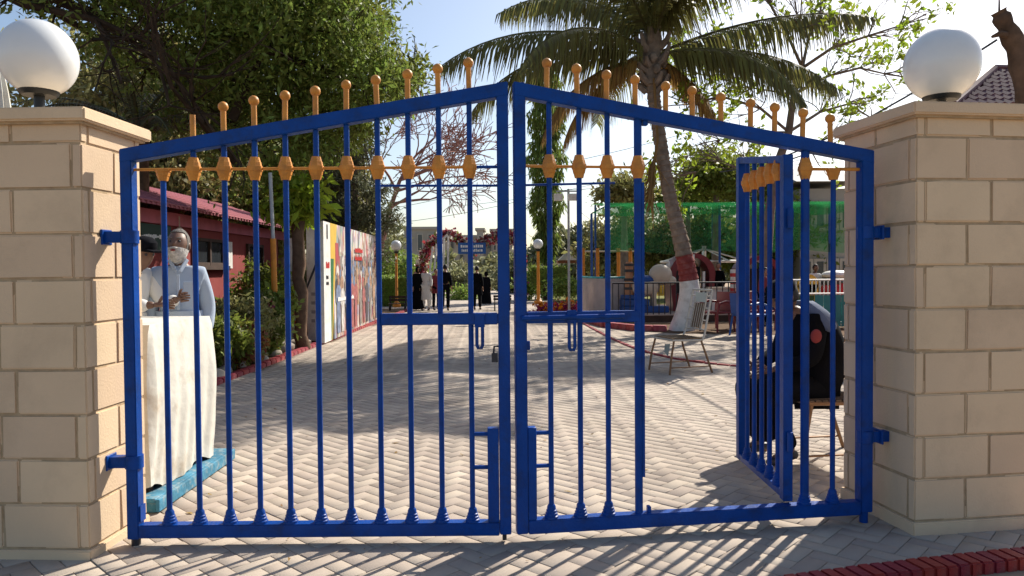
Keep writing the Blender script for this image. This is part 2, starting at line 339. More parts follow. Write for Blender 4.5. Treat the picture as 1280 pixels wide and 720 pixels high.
# ================================================================== PILLARS
def pillar(origin, rz, W, D, side, z0, rows, rowh, jA, jB, iA, iB, topz, startA, label):
    """origin: front inner corner. local +x runs along the front away from the opening (side=+1 right pillar, -1 left)"""
    t = thing('gate_pillar', label, 'pillar', (origin[0], origin[1], 0), rz)
    T = .05; g = .0055; rec = .007
    sx = side
    def bx(x0, x1, y0, y1, z0_, z1_): # x measured away from the inner face
        b = MB(); a, c = sx * x0, sx * x1
        b.span((min(a, c), y0, z0_), (max(a, c), y1, z1_)); return b
    bx(rec, W - rec, rec, D - rec, 0, topz).build('mortar_core', MORTAR, t)
    bx(-.012, W + .012, -.012, D + .012, -.02, z0 - .004).build('plinth', CREAM, t, bevel=.006, smooth=True, seg=2)
    def blk(x0, x1, y0, y1, za, zb):
        o = bx(x0, x1, y0, y1, za, zb); rq = random.Random(len(bpy.data.meshes))
        o.v = [(x + rq.gauss(0, .0012), y + rq.gauss(0, .0012), z + rq.gauss(0, .0012)) for x, y, z in o.v]
        o.build('block', CREAM, t, bevel=.007, smooth=True, seg=2)
    h = g / 2
    zz = [(z0 + i * rowh, z0 + (i + 1) * rowh) for i in range(rows)] + [(z0 + rows * rowh, topz)]
    for i, (za, zb) in enumerate(zz):
        za += h; zb -= h
        A = (i % 2 == 0) == startA
        # front face
        if A:   # side block owns the corner
            xs = [T]; q = T + jA
            while q < W - T - .03: xs.append(q); q += jA
            xs.append(W - T)
            for a, c in zip(xs, xs[1:]): blk(a + h, c - h, 0, T, za, zb); blk(a + h, c - h, D - T, D, za, zb)
            ys = [0]; q = iA
            while q < D - .04: ys.append(q); q += jA
            ys.append(D)
            for a, c in zip(ys, ys[1:]):
                blk(0, T, a + (h if a else 0), c - (h if c < D else 0), za, zb); blk(W - T, W, a + (h if a else 0), c - (h if c < D else 0), za, zb)
        else:
            xs = [0]; q = jB
            while q < W - .04: xs.append(q); q += jA
            xs.append(W)
            for a, c in zip(xs, xs[1:]):
                blk(a + (h if a else 0), c - (h if c < W else 0), 0, T, za, zb); blk(a + (h if a else 0), c - (h if c < W else 0), D - T, D, za, zb)
            ys = [T]; q = iB
            while q < D - T - .03: ys.append(q); q += jA
            ys.append(D - T)
            for a, c in zip(ys, ys[1:]): blk(0, T, a + h, c - h, za, zb); blk(W - T, W, a + h, c - h, za, zb)
    c = bx(-.045, W + .045, -.045, D + .045, topz, topz + .062)
    c.build('cap', CREAM, t, bevel=.008, smooth=True, seg=2)
    b = bx(-.02, W + .02, -.02, D + .02, topz - .012, topz); b.build('cap_bed', MORTAR, t)
    return t
pl = P(106, 700, 3.33)
pillar((-2.02, 3.40), R(-2), .76, .50, -1, .047, 9, .2146, .37, .34, .26, .43, 2.075, True,
       'cream block gate pillar on the left with sunlit inner face, stained white table behind it')
pillar((2.03, 3.62), R(8), .74, .61, 1, .068, 9, .2165, .37, .285, .32, .57, 2.12, False,
       'cream block gate pillar on the right, wholly in shade, behind the ribbed red kerb')
def globe_lamp(c, r, zbase, label, dent=False):
    t = thing('globe_lamp', label, 'lamp', (c.x, c.y, zbase), 0, 'white globe lamps on the gate pillars')
    zc = c.z - zbase
    def fn(v):
        if dent:
            d = math.hypot(v.x - .01, v.y); k = math.exp(-(d / .035) ** 2)
            if v.z > 0: v.z -= .016 * k
        return v
    b = MB(); b.ball((0, 0, zc), (r * .95, r * .95, r), 64, 48, fn); b.build('globe', GLOBE, t, smooth=True)
    zb = zc - r * .93
    b = MB(); b.lathe([(.04, zb - .012), (r * .40, zb - .012), (r * .46, zb), (r * .50, zb + .028), (r * .48, zb + .036), (r * .3, zb + .036)], n=32); b.build('collar', BLACK, t, smooth=True)
    b = MB(); b.lathe([(.05, 0), (.05, .01), (.024, .018), (.024, zb)], n=20); b.build('stem', BLACK, t, smooth=True)
c = P(48, 73, 3.60); globe_lamp(c, .187, 2.137, 'white globe lamp on black collar atop the left pillar, dark foliage behind it')
c = P(1177, 81, 3.95); globe_lamp(c, .198, 2.182, 'white globe lamp with a dent in its top, on the right pillar against pale sky', True)

# ================================================================== GATE
# leaf local frame: u along the leaf from the meeting stile towards the hinge (u>0), z up
BR = .0136
def collar_part(b, u, z, full=True, y=0):
    prof = [(.017, -.057), (.022, -.057), (.028, -.034), (.030, -.033), (.034, -.013), (.037, -.012), (.038, .0)]
    if full: prof += [(.037, .012), (.034, .013), (.030, .033), (.028, .034), (.022, .057), (.017, .057)]
    b.lathe(prof, (u, y, z), 8)
def foot_part(b, u, z, y=0):
    b.lathe([(.036, 0), (.036, .012), (.031, .015), (.031, .026), (.027, .029), (.027, .040), (.023, .043), (.022, .058), (.017, .068)], (u, y, z), 10)
def bar_set(t, u, zlo, zhi, zcol, r=BR, kind='full', y=0):
    b = MB(); b.tube([(u, y, zlo), (u, y, zhi)], r, 10); o = b.build('bar', BLUE, t, smooth=True)
    b = MB(); foot_part(b, u, zlo, y); b.build('foot', BLUE, t, smooth=True)
    if kind:
        b = MB(); collar_part(b, u, zcol, kind == 'full', y); b.build('collar', YEL, t, smooth=True)
def finial(t, u, ztop, ball=True):
    tl = rnd.gauss(0, .0025); h_ = rnd.gauss(0, .002)
    b = MB(); b.tube([(u, 0, ztop), (u + tl, 0, ztop + (.128 if ball else .118))], .0135, 10)
    if ball: b.ball((u + tl, 0, ztop + .133 + h_), .0255 + rnd.gauss(0, .0006), 14, 10)
    b.build('finial', YEL, t, smooth=True)
def sloped(t, name, u0, z0, u1, z1, h, dp, mt=BLUE):
    b = MB(); x0, x1 = min(u0, u1), max(u0, u1)
    za, zb = (z0, z1) if u0 < u1 else (z1, z0)
    vs = [(x0, -dp/2, za - h), (x1, -dp/2, zb - h), (x1, dp/2, zb - h), (x0, dp/2, za - h), (x0, -dp/2, za), (x1, -dp/2, zb), (x1, dp/2, zb), (x0, dp/2, za)]
    b.add(vs, [(0,3,2,1),(4,5,6,7),(0,1,5,4),(1,2,6,5),(2,3,7,6),(3,0,4,7)]); return b.build(name, mt, t, bevel=.004, smooth=True, seg=2)
ZC = 1.873
# ---- left leaf (u negative = towards the left pillar)
HX, HY = -1.925, 3.58
lw = 1.925 - .012
gl = thing('gate_leaf', 'blue left leaf of the metal gate, closed, with yellow ball finials and eleven upright bars', 'gate', (HX, HY, 0), 0, 'leaves of the blue gate')
def uL(px, py): return P(px, py, HY).x - HX
def ztop(u, W=1.913, za=1.968, zb=2.285): return za + (zb - za) * u / W
b = MB(); b.span((0, -.03, .035), (.058, .03, 1.968)); b.build('stile', BLUE, gl, bevel=.004, smooth=True, seg=2)
b = MB(); b.span((lw - .058, -.03, .045), (lw, .03, 2.283)); b.build('stile', BLUE, gl, bevel=.004, smooth=True, seg=2)
sloped(gl, 'top_rail', .0, 1.971, lw - .0005, 2.287, .068, .064)
b = MB(); b.span((.059, -.031, .04), (lw - .059, .031, .106)); b.build('bottom_rail', BLUE, gl, bevel=.004, smooth=True, seg=2)
us = [uL(208, 430) + k * (uL(589, 430) - uL(208, 430)) / 10 for k in range(11)]
for k, u in enumerate(us):
    bar_set(gl, u, .106, ztop(u) - .066 if k else ZC + .0, ZC, kind='full' if k else 'half')
    if k: finial(gl, u, ztop(u) - .004, k > 1)
b = MB(); b.tube([(.058, 0, ZC), (us[-1] + .03, 0, ZC)], .007, 8); b.build('collar_rail', YEL, gl)
b = MB(); b.tube([(us[-1] + .03, 0, ZC), (lw - .05, 0, ZC)], .0075, 8); b.build('collar_rail', BLUE, gl)
b = MB(); b.tube([(us[7] - .0, .022, 1.787), (lw - .05, .022, 1.783)], .006, 8); b.build('brace_rod', BLUE, gl)
um = uL(477, 398)
b = MB(); b.span((um, -.027, 1.093), (lw - .059, .027, 1.15)); b.build('middle_rail', BLUE, gl, bevel=.004, smooth=True, seg=2)
b = MB(); b.span((uL(610, 600), -.029, .107), (lw - .060, .02, .577)); b.build('lock_box', BLUE, gl, bevel=.003, smooth=True)
for z in (.544, .377):
    b = MB(); b.tube([(us[-1], 0, z), (uL(612, 600), 0, z)], .011, 8); b.build('cross_stub', BLUE, gl)
def hasp(t, u, z, L=.115, s=1):
    b = MB(); w_ = .014; pts = [(u - w_, -.036, z), (u - w_, -.038, z - L + .02), (u - w_ * .5, -.038, z - L + .004), (u, -.038, z - L), (u + w_ * .5, -.038, z - L + .004), (u + w_, -.038, z - L + .02), (u + w_, -.036, z)]
    b.tube(pts, .0085, 8); b.build('hasp', BLUE, t, smooth=True)
    b = MB(); b.box((u, -.031, z + .026), (.05, .012, .068)); b.build('hasp_plate', BLUE, t, bevel=.003)
u = uL(600, 410); hasp(gl, u, 1.088)
b = MB(); b.tube([(lw - .06, -.02, .985), (lw - .078, -.03, .985), (lw - .082, -.03, .95)], .005, 8); b.box((lw - .076, -.03, .93), (.03, .02, .045)); b.build('padlock', DARKM, gl, smooth=True)
def hinge(t, u, z, s, far):
    b = MB(); b.tube([(u + s * .029, 0, z - .032), (u + s * .029, 0, z + .032)], .043, 16); b.box((u - s * .04, 0, z), (.11, .05, .055)); o = b.build('hinge', BLUE, t, smooth=True)
    b = MB(); b.box((far, 0, z), (.012, .09, .075)); b.build('hinge_plate', BLUE, t, bevel=.003)
for z in (1.54, .42): hinge(gl, 0, z, 1, -.088)
for u in (.03, ):
    b = MB(); b.tube([(u, 0, .0), (u, 0, .04)], .022, 12); b.build('pivot_pin', DARKM, gl, smooth=True)
b = MB(); b.tube([(lw - .035, 0, .01), (lw - .035, 0, .05)], .011, 8); b.build('drop_bolt', DARKM, gl)
# narrow infill flat strips on hinge stile
b = MB(); b.span((.0595, -.02, .12), (.066, .03, .2)); b.build('stile_gusset', BLUE, gl)
# ---- right leaf
M0 = Vector((.012, 3.58, 0)); H0 = Vector((1.905, 3.825, 0)); dR = (H0 - M0); rw = dR.length; angR = math.atan2(dR.y, dR.x)
gr = thing('gate_leaf', 'blue right leaf of the metal gate, swung slightly inward, its small wicket door standing open', 'gate', (H0.x, H0.y, 0), angR, 'leaves of the blue gate')
dRn = dR.normalized(); nR = Vector((-dRn.y, dRn.x, 0))
def uR(px, py=430):   # local u (<=0) of a photo column on the leaf plane
    d = ray(px, py); o0 = Vector((0, 0, CAM_H)); t = (H0 - o0).dot(nR) / d.dot(nR); p = o0 + d * t; return (p - H0).dot(dRn)
b = MB(); b.span((-.068, -.03, .06), (0, .03, 1.972)); b.build('stile', BLUE, gr, bevel=.004, smooth=True, seg=2)
b = MB(); b.span((-rw, -.03, .045), (-rw + .058, .03, 2.283)); b.build('stile', BLUE, gr, bevel=.004, smooth=True, seg=2)
def zR(u): return 2.287 + (1.975 - 2.287) * (u + rw) / rw
sloped(gr, 'top_rail', -rw + .0005, 2.287, -.0005, 1.975, .068, .064)
sloped(gr, 'bottom_rail', -rw + .059, .112, -.069, .118, .07, .062)
ub = [uR(688), uR(725), uR(760)]
for u in ub:
    bar_set(gr, u, .112, zR(u) - .066, ZC + .004)
uw = uR(798)
b = MB(); b.tube([(uw, 0, .112), (uw, 0, zR(uw) - .066)], .0205, 12); b.build('wicket_post', BLUE, gr, smooth=True)
b = MB(); b.box((uw + .022, 0, 1.05), (.014, .03, 1.5)); b.build('stop_strip', BLUE, gr)
b = MB(); collar_part(b, uw, ZC + .004); b.build('collar', YEL, gr, smooth=True)
uh = uR(1006); ue = uR(1041)
for u, r_, k in ((uh, .022, 'full'), (ue, BR, 'half')):
    bar_set(gr, u, .117, zR(u) - .066 if k == 'full' else ZC, ZC + .006, r=r_, kind=k)
for px, py in ((682, 118), (720, 128), (757, 135), (793, 142), (832, 150), (865, 156), (901, 162), (938, 170), (968, 175), (1003, 182), (1038, 190)):
    u = uR(px, py) if px > 800 else uR(px + 1, py); finial(gr, u, zR(u) - .004)
b = MB(); b.tube([(-rw + .05, 0, ZC + .004), (uw, 0, ZC + .004)], .007, 8); b.build('collar_rail', YEL, gr)
b = MB(); b.tube([(uh, 0, ZC + .006), (-.06, 0, ZC + .006)], .009, 8); b.build('collar_rail', YEL, gr)
b = MB(); b.tube([(-rw + .05, .022, 1.785), (uR(770, 232), .022, 1.80)], .006, 8); b.build('brace_rod', BLUE, gr)
b = MB(); b.span((-rw + .059, -.027, 1.095), (uw - .0, .027, 1.152)); b.build('middle_rail', BLUE, gr, bevel=.004, smooth=True, seg=2)
b = MB(); b.tube([(-rw + .03, -.036, 1.124), (uR(778, 398), -.036, 1.127)], .0125, 10); b.build('sliding_bolt', BLUE, gr, smooth=True)
hasp(gr, uR(713, 410), 1.1, .145)
b = MB(); b.span((-rw + .0595, -.029, .113), (uR(670, 600), .02, .577)); b.build('lock_box', BLUE, gr, bevel=.003, smooth=True)
for z in (.544, .377):
    b = MB(); b.tube([(uR(669, 600), 0, z), (ub[0], 0, z)], .011, 8); b.build('cross_stub', BLUE, gr)
b = MB(); b.box((-rw + .066, 0, .985), (.02, .02, .045)); b.build('latch_lug', BLUE, gr, bevel=.003)
u = uR(806, 158); b = MB(); b.box((u, 0, zR(u) - .075), (.026, .03, .03)); b.build('latch_lug', BLUE, gr, bevel=.003)
u = uR(811, 648); b = MB(); b.box((u, 0, .125), (.018, .03, .045)); b.build('latch_lug', BLUE, gr, bevel=.003)
for z in (1.545, .46): hinge(gr, 0, z, -1, .045)
b = MB(); b.tube([(-.034, 0, .0), (-.034, 0, .06)], .022, 12); b.build('pivot_pin', BLUE, gr, smooth=True)
# wicket: opened inwards, hinged at the post (built in world then localised)
wn = P(984, 430, 3.80); wfv = P(926, 430, 4.63)
A_ = Vector((wn.x, 3.80, 0)); B_ = Vector((wfv.x, 4.63, 0)); dW = (B_ - A_).normalized(); WW = (B_ - A_).length
Mw = Matrix.Translation(A_) @ Matrix.Rotation(math.atan2(dW.y, dW.x), 4, 'Z')
def wbuild(b, name, mt, par, **k):
    b.v = [tuple(Mw @ Vector(v)) for v in b.v]; return b.build(name, mt, par, world=True, **k)
def zW(u): return 1.955 + (2.07 - 1.955) * u / WW
b = MB(); 
b.span((-.03, -.02, .13), (.03, .03, zW(0)))
wk = wbuild(b, 'wicket', BLUE, gr, bevel=.003, smooth=True)
wk['label'] = 'small wicket door standing open'
b = MB(); b.span((WW - .03, -.022, .13), (WW + .03, .022, zW(WW))); wbuild(b, 'stile', BLUE, wk, bevel=.003, smooth=True)
b = MB(); b.beam((.031, 0, zW(.03) - .022), (WW - .031, 0, zW(WW) - .022), .04, .04); wbuild(b, 'top_rail', BLUE, wk, bevel=.003)
b = MB(); b.span((.031, -.02, .131), (WW - .031, .02, .17)); wbuild(b, 'bottom_rail', BLUE, wk, bevel=.003)
for k in range(5):
    u = WW * (k + 1) / 6
    b = MB(); b.tube([(u, 0, .17), (u, 0, zW(u) - .04)], .0145, 10); wbuild(b, 'bar', BLUE, wk, smooth=True)
    b = MB(); foot_part(b, u, .17); wbuild(b, 'foot', BLUE, wk, smooth=True)
    b = MB(); collar_part(b, u, ZC + .02); wbuild(b, 'collar', YEL, wk, smooth=True)
b = MB(); b.tube([(.03, 0, ZC + .02), (WW - .03, 0, ZC + .02)], .007, 8); wbuild(b, 'collar_rail', YEL, wk)
for z in (.45, 1.62):
    b = MB(); b.tube([(-.045, 0, z - .05), (-.045, 0, z + .05)], .016, 10); wbuild(b, 'hinge', BLUE, wk, smooth=True)

# ================================================================== VEGETATION TOOLS
def leaves(name, parent, cents, size, mt, seed=1, elong=.45, down=0., jit=.35, local=None):
    """cents: (n,3) world points, one diamond leaf each"""
    g = np.random.default_rng(seed); c = np.asarray(cents, float); n = len(c)
    a = g.normal(size=(n, 3)); a[:, 2] -= down * 2; a /= np.linalg.norm(a, axis=1, keepdims=True)
    r = g.normal(size=(n, 3)); b = np.cross(a, r); b /= np.linalg.norm(b, axis=1, keepdims=True); nn = np.cross(a, b)
    L = size * (1 + jit * g.normal(size=(n, 1)).clip(-1.5, 1.5))
    lo = np.array(parent.location) if local is None else np.array(local)
    c = c - lo
    V = np.stack([c, c + a * L * .5 + b * L * elong * .5 + nn * L * .08, c + a * L, c + a * L * .5 - b * L * elong * .5 + nn * L * .08], 1).reshape(-1, 3)
    Fq = np.arange(4 * n).reshape(n, 4)
    return np_mesh(name, V, Fq, mt, parent)
def blob_points(blobs, n, per=30, sig=.22, seed=1, shell=.35):
    g = np.random.default_rng(seed); W = np.array([b[1][0] * b[1][1] * b[1][2] for b in blobs]) ** .75; W /= W.sum()
    nc = max(1, n // per); idx = g.choice(len(blobs), nc, p=W); out = []
    d = g.normal(size=(nc, 3)); d /= np.linalg.norm(d, axis=1, keepdims=True)
    r = g.uniform(shell, 1.0, (nc, 1)) ** .6 * g.uniform(.82, 1.1, (nc, 1))
    C0 = np.array([blobs[i][0] for i in idx]); RR = np.array([blobs[i][1] for i in idx])
    cc = C0 + d * r * RR
    s = sig * g.uniform(.5, 1.5, (nc, 1, 1))
    pts = cc[:, None, :] + g.normal(size=(nc, per, 3)) * s * np.array([1, 1, .6])
    return pts.reshape(-1, 3), cc
def grow(b, p, d, L, r, depth, rg, tips, spread=.6, up=.12, kids=(2, 3), shrink=.72, n=6, minr=.006, wig=.12):
    pts = [Vector(p)]; dd = Vector(d).normalized(); k = 4
    for i in range(k):
        dd = (dd + Vector((rg.gauss(0, wig), rg.gauss(0, wig), rg.gauss(0, wig) + up * .25))).normalized(); pts.append(pts[-1] + dd * L / k)
    rs = [max(minr, r * (1 - .32 * i / k)) for i in range(k + 1)]; b.tube(pts, rs, n if r > .03 else 4, caps=False)
    if depth == 0: tips += [pts[-1], pts[-2]]; return
    for c in range(rg.randint(*kids)):
        t = rg.choice([2, 3, 4, 4]); nd = (dd + Vector((rg.gauss(0, spread), rg.gauss(0, spread), rg.gauss(0, spread * .7) + up))).normalized()
        grow(b, pts[t], nd, L * shrink * rg.uniform(.8, 1.2), rs[t] * .66, depth - 1, rg, tips, spread, up, kids, shrink, n, minr, wig)
def tree(name, label, base, trunk, limbs, blobs, n, size, lm, bm_=BARK, seed=1, group=None, sig=.25, per=30, r0=.16, elong=.45, down=0., shell=.35, cat='tree', extra=None):
    t = thing(name, label, cat, tuple(base), 0, group); lo = Vector(base)
    b = MB(); T = [Vector(p) - lo for p in trunk]
    b.tube([T[0]] + T[1:], [r0 * (1.25 if i == 0 else 1) * (1 - .55 * i / max(1, len(T) - 1)) for i in range(len(T))], 12)
    o = b.build('trunk', bm_, t, smooth=True)
    rg = random.Random(seed); b = MB(); tips = []
    for L_ in limbs:
        q = [Vector(p) - lo for p in L_]; r1 = r0 * .5; b.tube(q, [r1 * (1 - .75 * i / (len(q) - 1)) for i in range(len(q))], 7)
        for i in range(1, len(q)):
            for _ in range(2):
                grow(b, q[i], (q[i] - q[i - 1]) + Vector((rg.gauss(0, .5), rg.gauss(0, .5), rg.gauss(0, .4))), .9, r1 * .35, 2, rg, tips)
    if blobs:
        ctr = T[-1]
        for (c, rr_) in blobs:
            e = Vector(c) - lo; m = ctr.lerp(e, .5) + Vector((rg.gauss(0, .1), rg.gauss(0, .1), .1)); b.tube([ctr, m, e], [r0 * .4, r0 * .25, r0 * .1], 6)
            for _ in range(5): grow(b, e if rg.random() < .6 else m, (rg.gauss(0, 1), rg.gauss(0, 1), rg.gauss(.2, .8)), max(rr_) * .7, r0 * .14, 1, rg, tips)
        if b.v: b.build('limbs', bm_, t)
        pts, cc = blob_points(blobs, n, per, sig, seed, shell)
        leaves('crown', t, pts, size, lm, seed, elong, down)
    elif b.v: b.build('limbs', bm_, t)
    return t
def bush(name, label, base, blobs, n, size, lm, seed=1, group=None, stems=6, flowers=None, elong=.45, down=0, cat='shrub', sig=.1, per=20):
    t = thing(name, label, cat, tuple(base), 0, group); lo = Vector(base); rg = random.Random(seed)
    b = MB()
    for i in range(stems):
        c, rr_ = rg.choice(blobs); e = Vector(c) - lo + Vector((rg.uniform(-1, 1) * rr_[0] * .6, rg.uniform(-1, 1) * rr_[1] * .6, rg.uniform(-.3, .8) * rr_[2]))
        s0 = Vector((e.x * .3, e.y * .3, 0)); b.tube([s0, s0.lerp(e, .5) + Vector((rg.gauss(0, .04), rg.gauss(0, .04), .05)), e], [.018, .013, .006], 5)
    b.build('stems', BARK, t)
    pts, cc = blob_points(blobs, n, per, sig, seed, .2); pts[:, 2] = np.maximum(pts[:, 2], .03)
    leaves('foliage', t, pts, size, lm, seed, elong, down)
    if flowers:
        fm, k, fs = flowers; g = np.random.default_rng(seed + 5); i = g.choice(len(pts), k); c = pts[i] + np.array([0, -.03, .04])
        c = np.repeat(c, 6, 0) + g.normal(size=(k * 6, 3)) * fs * .25
        leaves('blossoms', t, c, fs, fm, seed + 2, .8)
    return t
def frond(t, base, az, el, L, droop, mt, seed, hang=.8, n=110, ll=.8, wdt=.045):
    rg = random.Random(seed); p = Vector(base); pts = [p.copy()]; K = 14; a = az
    for i in range(K):
        e = el - droop * ((i / K) ** 1.3); a += rg.gauss(0, .02)
        d = Vector((math.cos(e) * math.cos(a), math.cos(e) * math.sin(a), math.sin(e))); p = p + d * L / K; pts.append(p.copy())
    b = MB(); b.tube(pts, [.035 * (1 - .85 * i / K) + .004 for i in range(K + 1)], 5)
    o = b.build('frond', mt, t)
    V = []; Fq = []
    for i in range(n):
        u = .1 + .9 * i / (n - 1); x = u * K; k = min(K - 1, int(x)); q = pts[k].lerp(pts[k + 1], x - k); d = (pts[k + 1] - pts[k]).normalized()
        sd_ = d.cross(Vector((0, 0, 1))).normalized(); l0 = ll * (math.sin(PI * (.12 + .80 * u)) ** .7)
        for s_ in (-1, 1):
            l = l0 * rg.uniform(.8, 1.12); dn = hang * rg.uniform(.75, 1.2)
            v1 = (sd_ * s_ * .9 + d * .55 + Vector((0, 0, .15 - dn * .5))).normalized(); v2 = (sd_ * s_ * .35 + d * .35 + Vector((rg.gauss(0, .08), rg.gauss(0, .08), -.25 - dn))).normalized()
            m = q + v1 * l * .4; e = m + v2 * l * .6; wv = d * wdt * .5
            n0 = len(V); V += [q - wv * .6, q + wv * .6, m + wv, m - wv, e + wv * .15, e - wv * .15]
            Fq += [(n0, n0 + 1, n0 + 2, n0 + 3), (n0 + 3, n0 + 2, n0 + 4, n0 + 5)]
    np_mesh('leaflets', [tuple(v) for v in V], Fq, mt, o)
    return o

# ================================================================== COCONUT PALM
PB = G(852, 413); PB.z = 0
Yp = PB.y
trk = [(852, 413), (862, 365), (853, 310), (836, 240), (826, 180), (817, 120), (815, 78)]
pts = [P(x, y, Yp) for x, y in trk]; pts[0].z = -.05
palm = thing('coconut_palm', 'tall coconut palm with ringed trunk, foot painted white and maroon, behind the white garden chair', 'palm tree', (PB.x, PB.y, 0))
cp = curve(pts, 8); rad = []
for i, p in enumerate(cp):
    u = i / (len(cp) - 1); r_ = .265 - .11 * min(1, u * 2.2) - .02 * u
    if p.z < .35: r_ += .03 * (1 - p.z / .35)
    rad.append(r_)
zA = P(0, 357, Yp).z; zB = P(0, 325, Yp).z
def seg_tube(z0_, z1_, mt, name, rings):
    b = MB(); q = []; rs = []
    N_ = 400
    for i in range(N_ + 1):
        x = i / N_ * (len(cp) - 1); k = min(len(cp) - 2, int(x)); p = cp[k].lerp(cp[k + 1], x - k)
        if z0_ <= p.z <= z1_:
            r_ = rad[k] + (rad[k + 1] - rad[k]) * (x - k)
            if rings: ph = (p.z * 7.2 + .2 * math.sin(p.z * 5)) % 1; r_ += .022 * (1 - ph) - .008
            q.append(p - PB); rs.append(r_)
    b.tube(q, rs, 20, caps=False); return b.build(name, mt, palm, smooth=True)
seg_tube(-1, zA, WHITEW, 'trunk_foot', False); seg_tube(zA - .02, zB, MAROONW, 'trunk_band', True); seg_tube(zB - .02, 50, PALMB, 'trunk', True)
top = cp[-1] - PB
b = MB(); rg = random.Random(4)
for i in range(26):
    a = rg.uniform(0, 2 * PI); z = rg.uniform(-.75, .5); q = top + Vector((math.cos(a) * .12, math.sin(a) * .12, z)); e = q + Vector((math.cos(a) * .3, math.sin(a) * .3, rg.uniform(.1, .45)))
    b.tube([q, q.lerp(e, .5) + Vector((math.cos(a) * .06, math.sin(a) * .06, -.03)), e], [.08, .065, .03], 6)
for i in range(12):
    a = rg.uniform(0, 2 * PI); b.ball(top + Vector((math.cos(a) * .26, math.sin(a) * .26, rg.uniform(-.35, .05))), (.09, .09, .11), 8, 6)
b.tube([top - Vector((0, 0, .5)), top + Vector((.0, 0, .5)), top + Vector((.05, 0, 1.1))], [.2, .22, .1], 10)
b.build('crown_shaft', BARKG, palm, smooth=True)
FR = [ # az(deg, 180 = photo left), elevation, length, droop, mat
 (183, 22, 4.9, 62, L_PALM), (172, 12, 4.4, 70, L_PALM), (0, 22, 4.9, 30, L_PALM), (8, 10, 4.4, 48, L_PALM),
 (150, 48, 4.4, 70, L_PALM), (120, 60, 4.2, 70, L_PALM), (90, 66, 4.0, 50, L_PALM), (60, 58, 4.3, 70, L_PALM), (-40, 50, 4.3, 70, L_PALM), (-80, 45, 3.8, 90, L_PALM), (-130, 48, 4.2, 80, L_PALM),
 (215, 20, 4.0, 85, L_PALM), (-25, 5, 3.6, 70, L_PALM), (100, 20, 4.0, 80, L_PALM),
 (188, -12, 3.2, 62, L_DEAD), (176, -22, 2.8, 55, L_DEAD), (6, -25, 2.2, 50, L_DEAD), (250, 65, 3.6, 70, L_PALM), (80, 78, 3.6, 30, L_PALM), (-60, 70, 3.8, 50, L_PALM)]
for i, (a, e, L_, dr, m_) in enumerate(FR):
    frond(palm, top + Vector((0, 0, .15 + (.25 if e > 40 else 0))), R(a), R(e), L_, R(dr), m_, 50 + i, hang=1.3 if m_ is L_PALM else 1.4, ll=1.15 if m_ is L_PALM else .8)
# hanging dead frond beside the trunk
b = MB(); q0 = P(822, 175, Yp - .3) - PB; q1 = P(816, 215, Yp - .3) - PB; q2 = P(812, 250, Yp - .3) - PB
b.tube([top + Vector((0, -.2, -.4)), q0, q1, q2], [.03, .03, .04, .05], 6)
rg = random.Random(9)
for i in range(60):
    s_ = q1.lerp(q2, rg.uniform(-.6, .9)); e = s_ + Vector((rg.gauss(-.05, .14), rg.gauss(0, .1), -rg.uniform(.3, .75))); b.tube([s_, s_.lerp(e, .5) + Vector((rg.gauss(0, .03), 0, 0)), e], [.012, .012, .003], 4)
b.build('dead_frond', L_DEAD, palm)

# ================================================================== TREES
Yt = 11.5
tree('shade_tree', 'big dense feathery-leaved tree overhanging the left side above the pink roof', (-9.9, 11.6, 0),
     [(-9.9, 11.6, 0), (-9.8, 11.5, 1.6), (-9.4, 11.3, 3.2), (-8.6, 11, 4.6), P(-60, -60, 10.6)],
     [[P(-60, -60, 10.6), P(40, -15, 10.2), P(110, 18, 10), P(165, 52, 10), P(215, 92, 10.2), P(250, 138, 10.5)], [P(-60, -40, 10.2), P(30, 5, 9.8), P(120, 25, 9.7), P(190, 55, 9.9)], [P(290, 150, 12), P(330, 60, 12), P(380, -30, 12)], [P(290, 200, 12), P(250, 150, 10.5), P(215, 110, 9.8)]],
     [(P(240, 30, 11), (1.7, 1.4, 1.0)), (P(340, 60, 12), (1.4, 1.4, 1.4)), (P(400, 40, 12.5), (1.25, 1.3, 1.2)), (P(448, 105, 12.5), (.85, 1, .75)), (P(485, 110, 12.8), (.55, .8, .42)), (P(330, 180, 13), (1.3, 1.3, 1.1)), (P(290, -40, 11), (2.6, 1.8, 1.2)),
      (P(420, -20, 12), (1.1, 1.4, .9)), (P(130, -10, 10), (1.3, 1.2, .42)), (P(60, -30, 10), (1.2, 1.2, .35)), (P(395, 150, 13), (.9, 1, .8)), (P(250, 130, 13), (1.1, 1.2, 1.0)), (P(180, 60, 11.5), (1.1, 1, .55))],
     43000, .11, L_DARK, BARKD, seed=11, sig=.17, per=34, r0=.17, elong=.36, down=.3, shell=.3)
tree('shade_tree', 'sunlit lighter-leaved tree edge of drooping compound leaves against the blue sky', (-3.9, 14.2, 0),
     [(-3.9, 14.2, 0), (-3.95, 14.2, 2), (-3.9, 14.2, 3.6), (-3.7, 14, 4.6)], [],
     [(P(420, 30, 14), (1.0, 1.2, .9)), (P(470, 90, 14), (.75, 1, .62)), (P(455, 20, 14), (.5, 1, .5)), (P(505, 100, 14), (.42, .7, .3)), (P(380, 110, 14), (1.0, 1, .8)), (P(430, 150, 14), (.7, .9, .5)), (P(350, 20, 14.5), (1.2, 1, 1)), (P(300, 90, 14.5), (1.2, 1, 1.1)), (P(520, 78, 14), (.2, .4, .14))],
     21000, .13, L_MID, seed=12, sig=.13, per=30, r0=.12, elong=.34, down=.5, shell=.25)
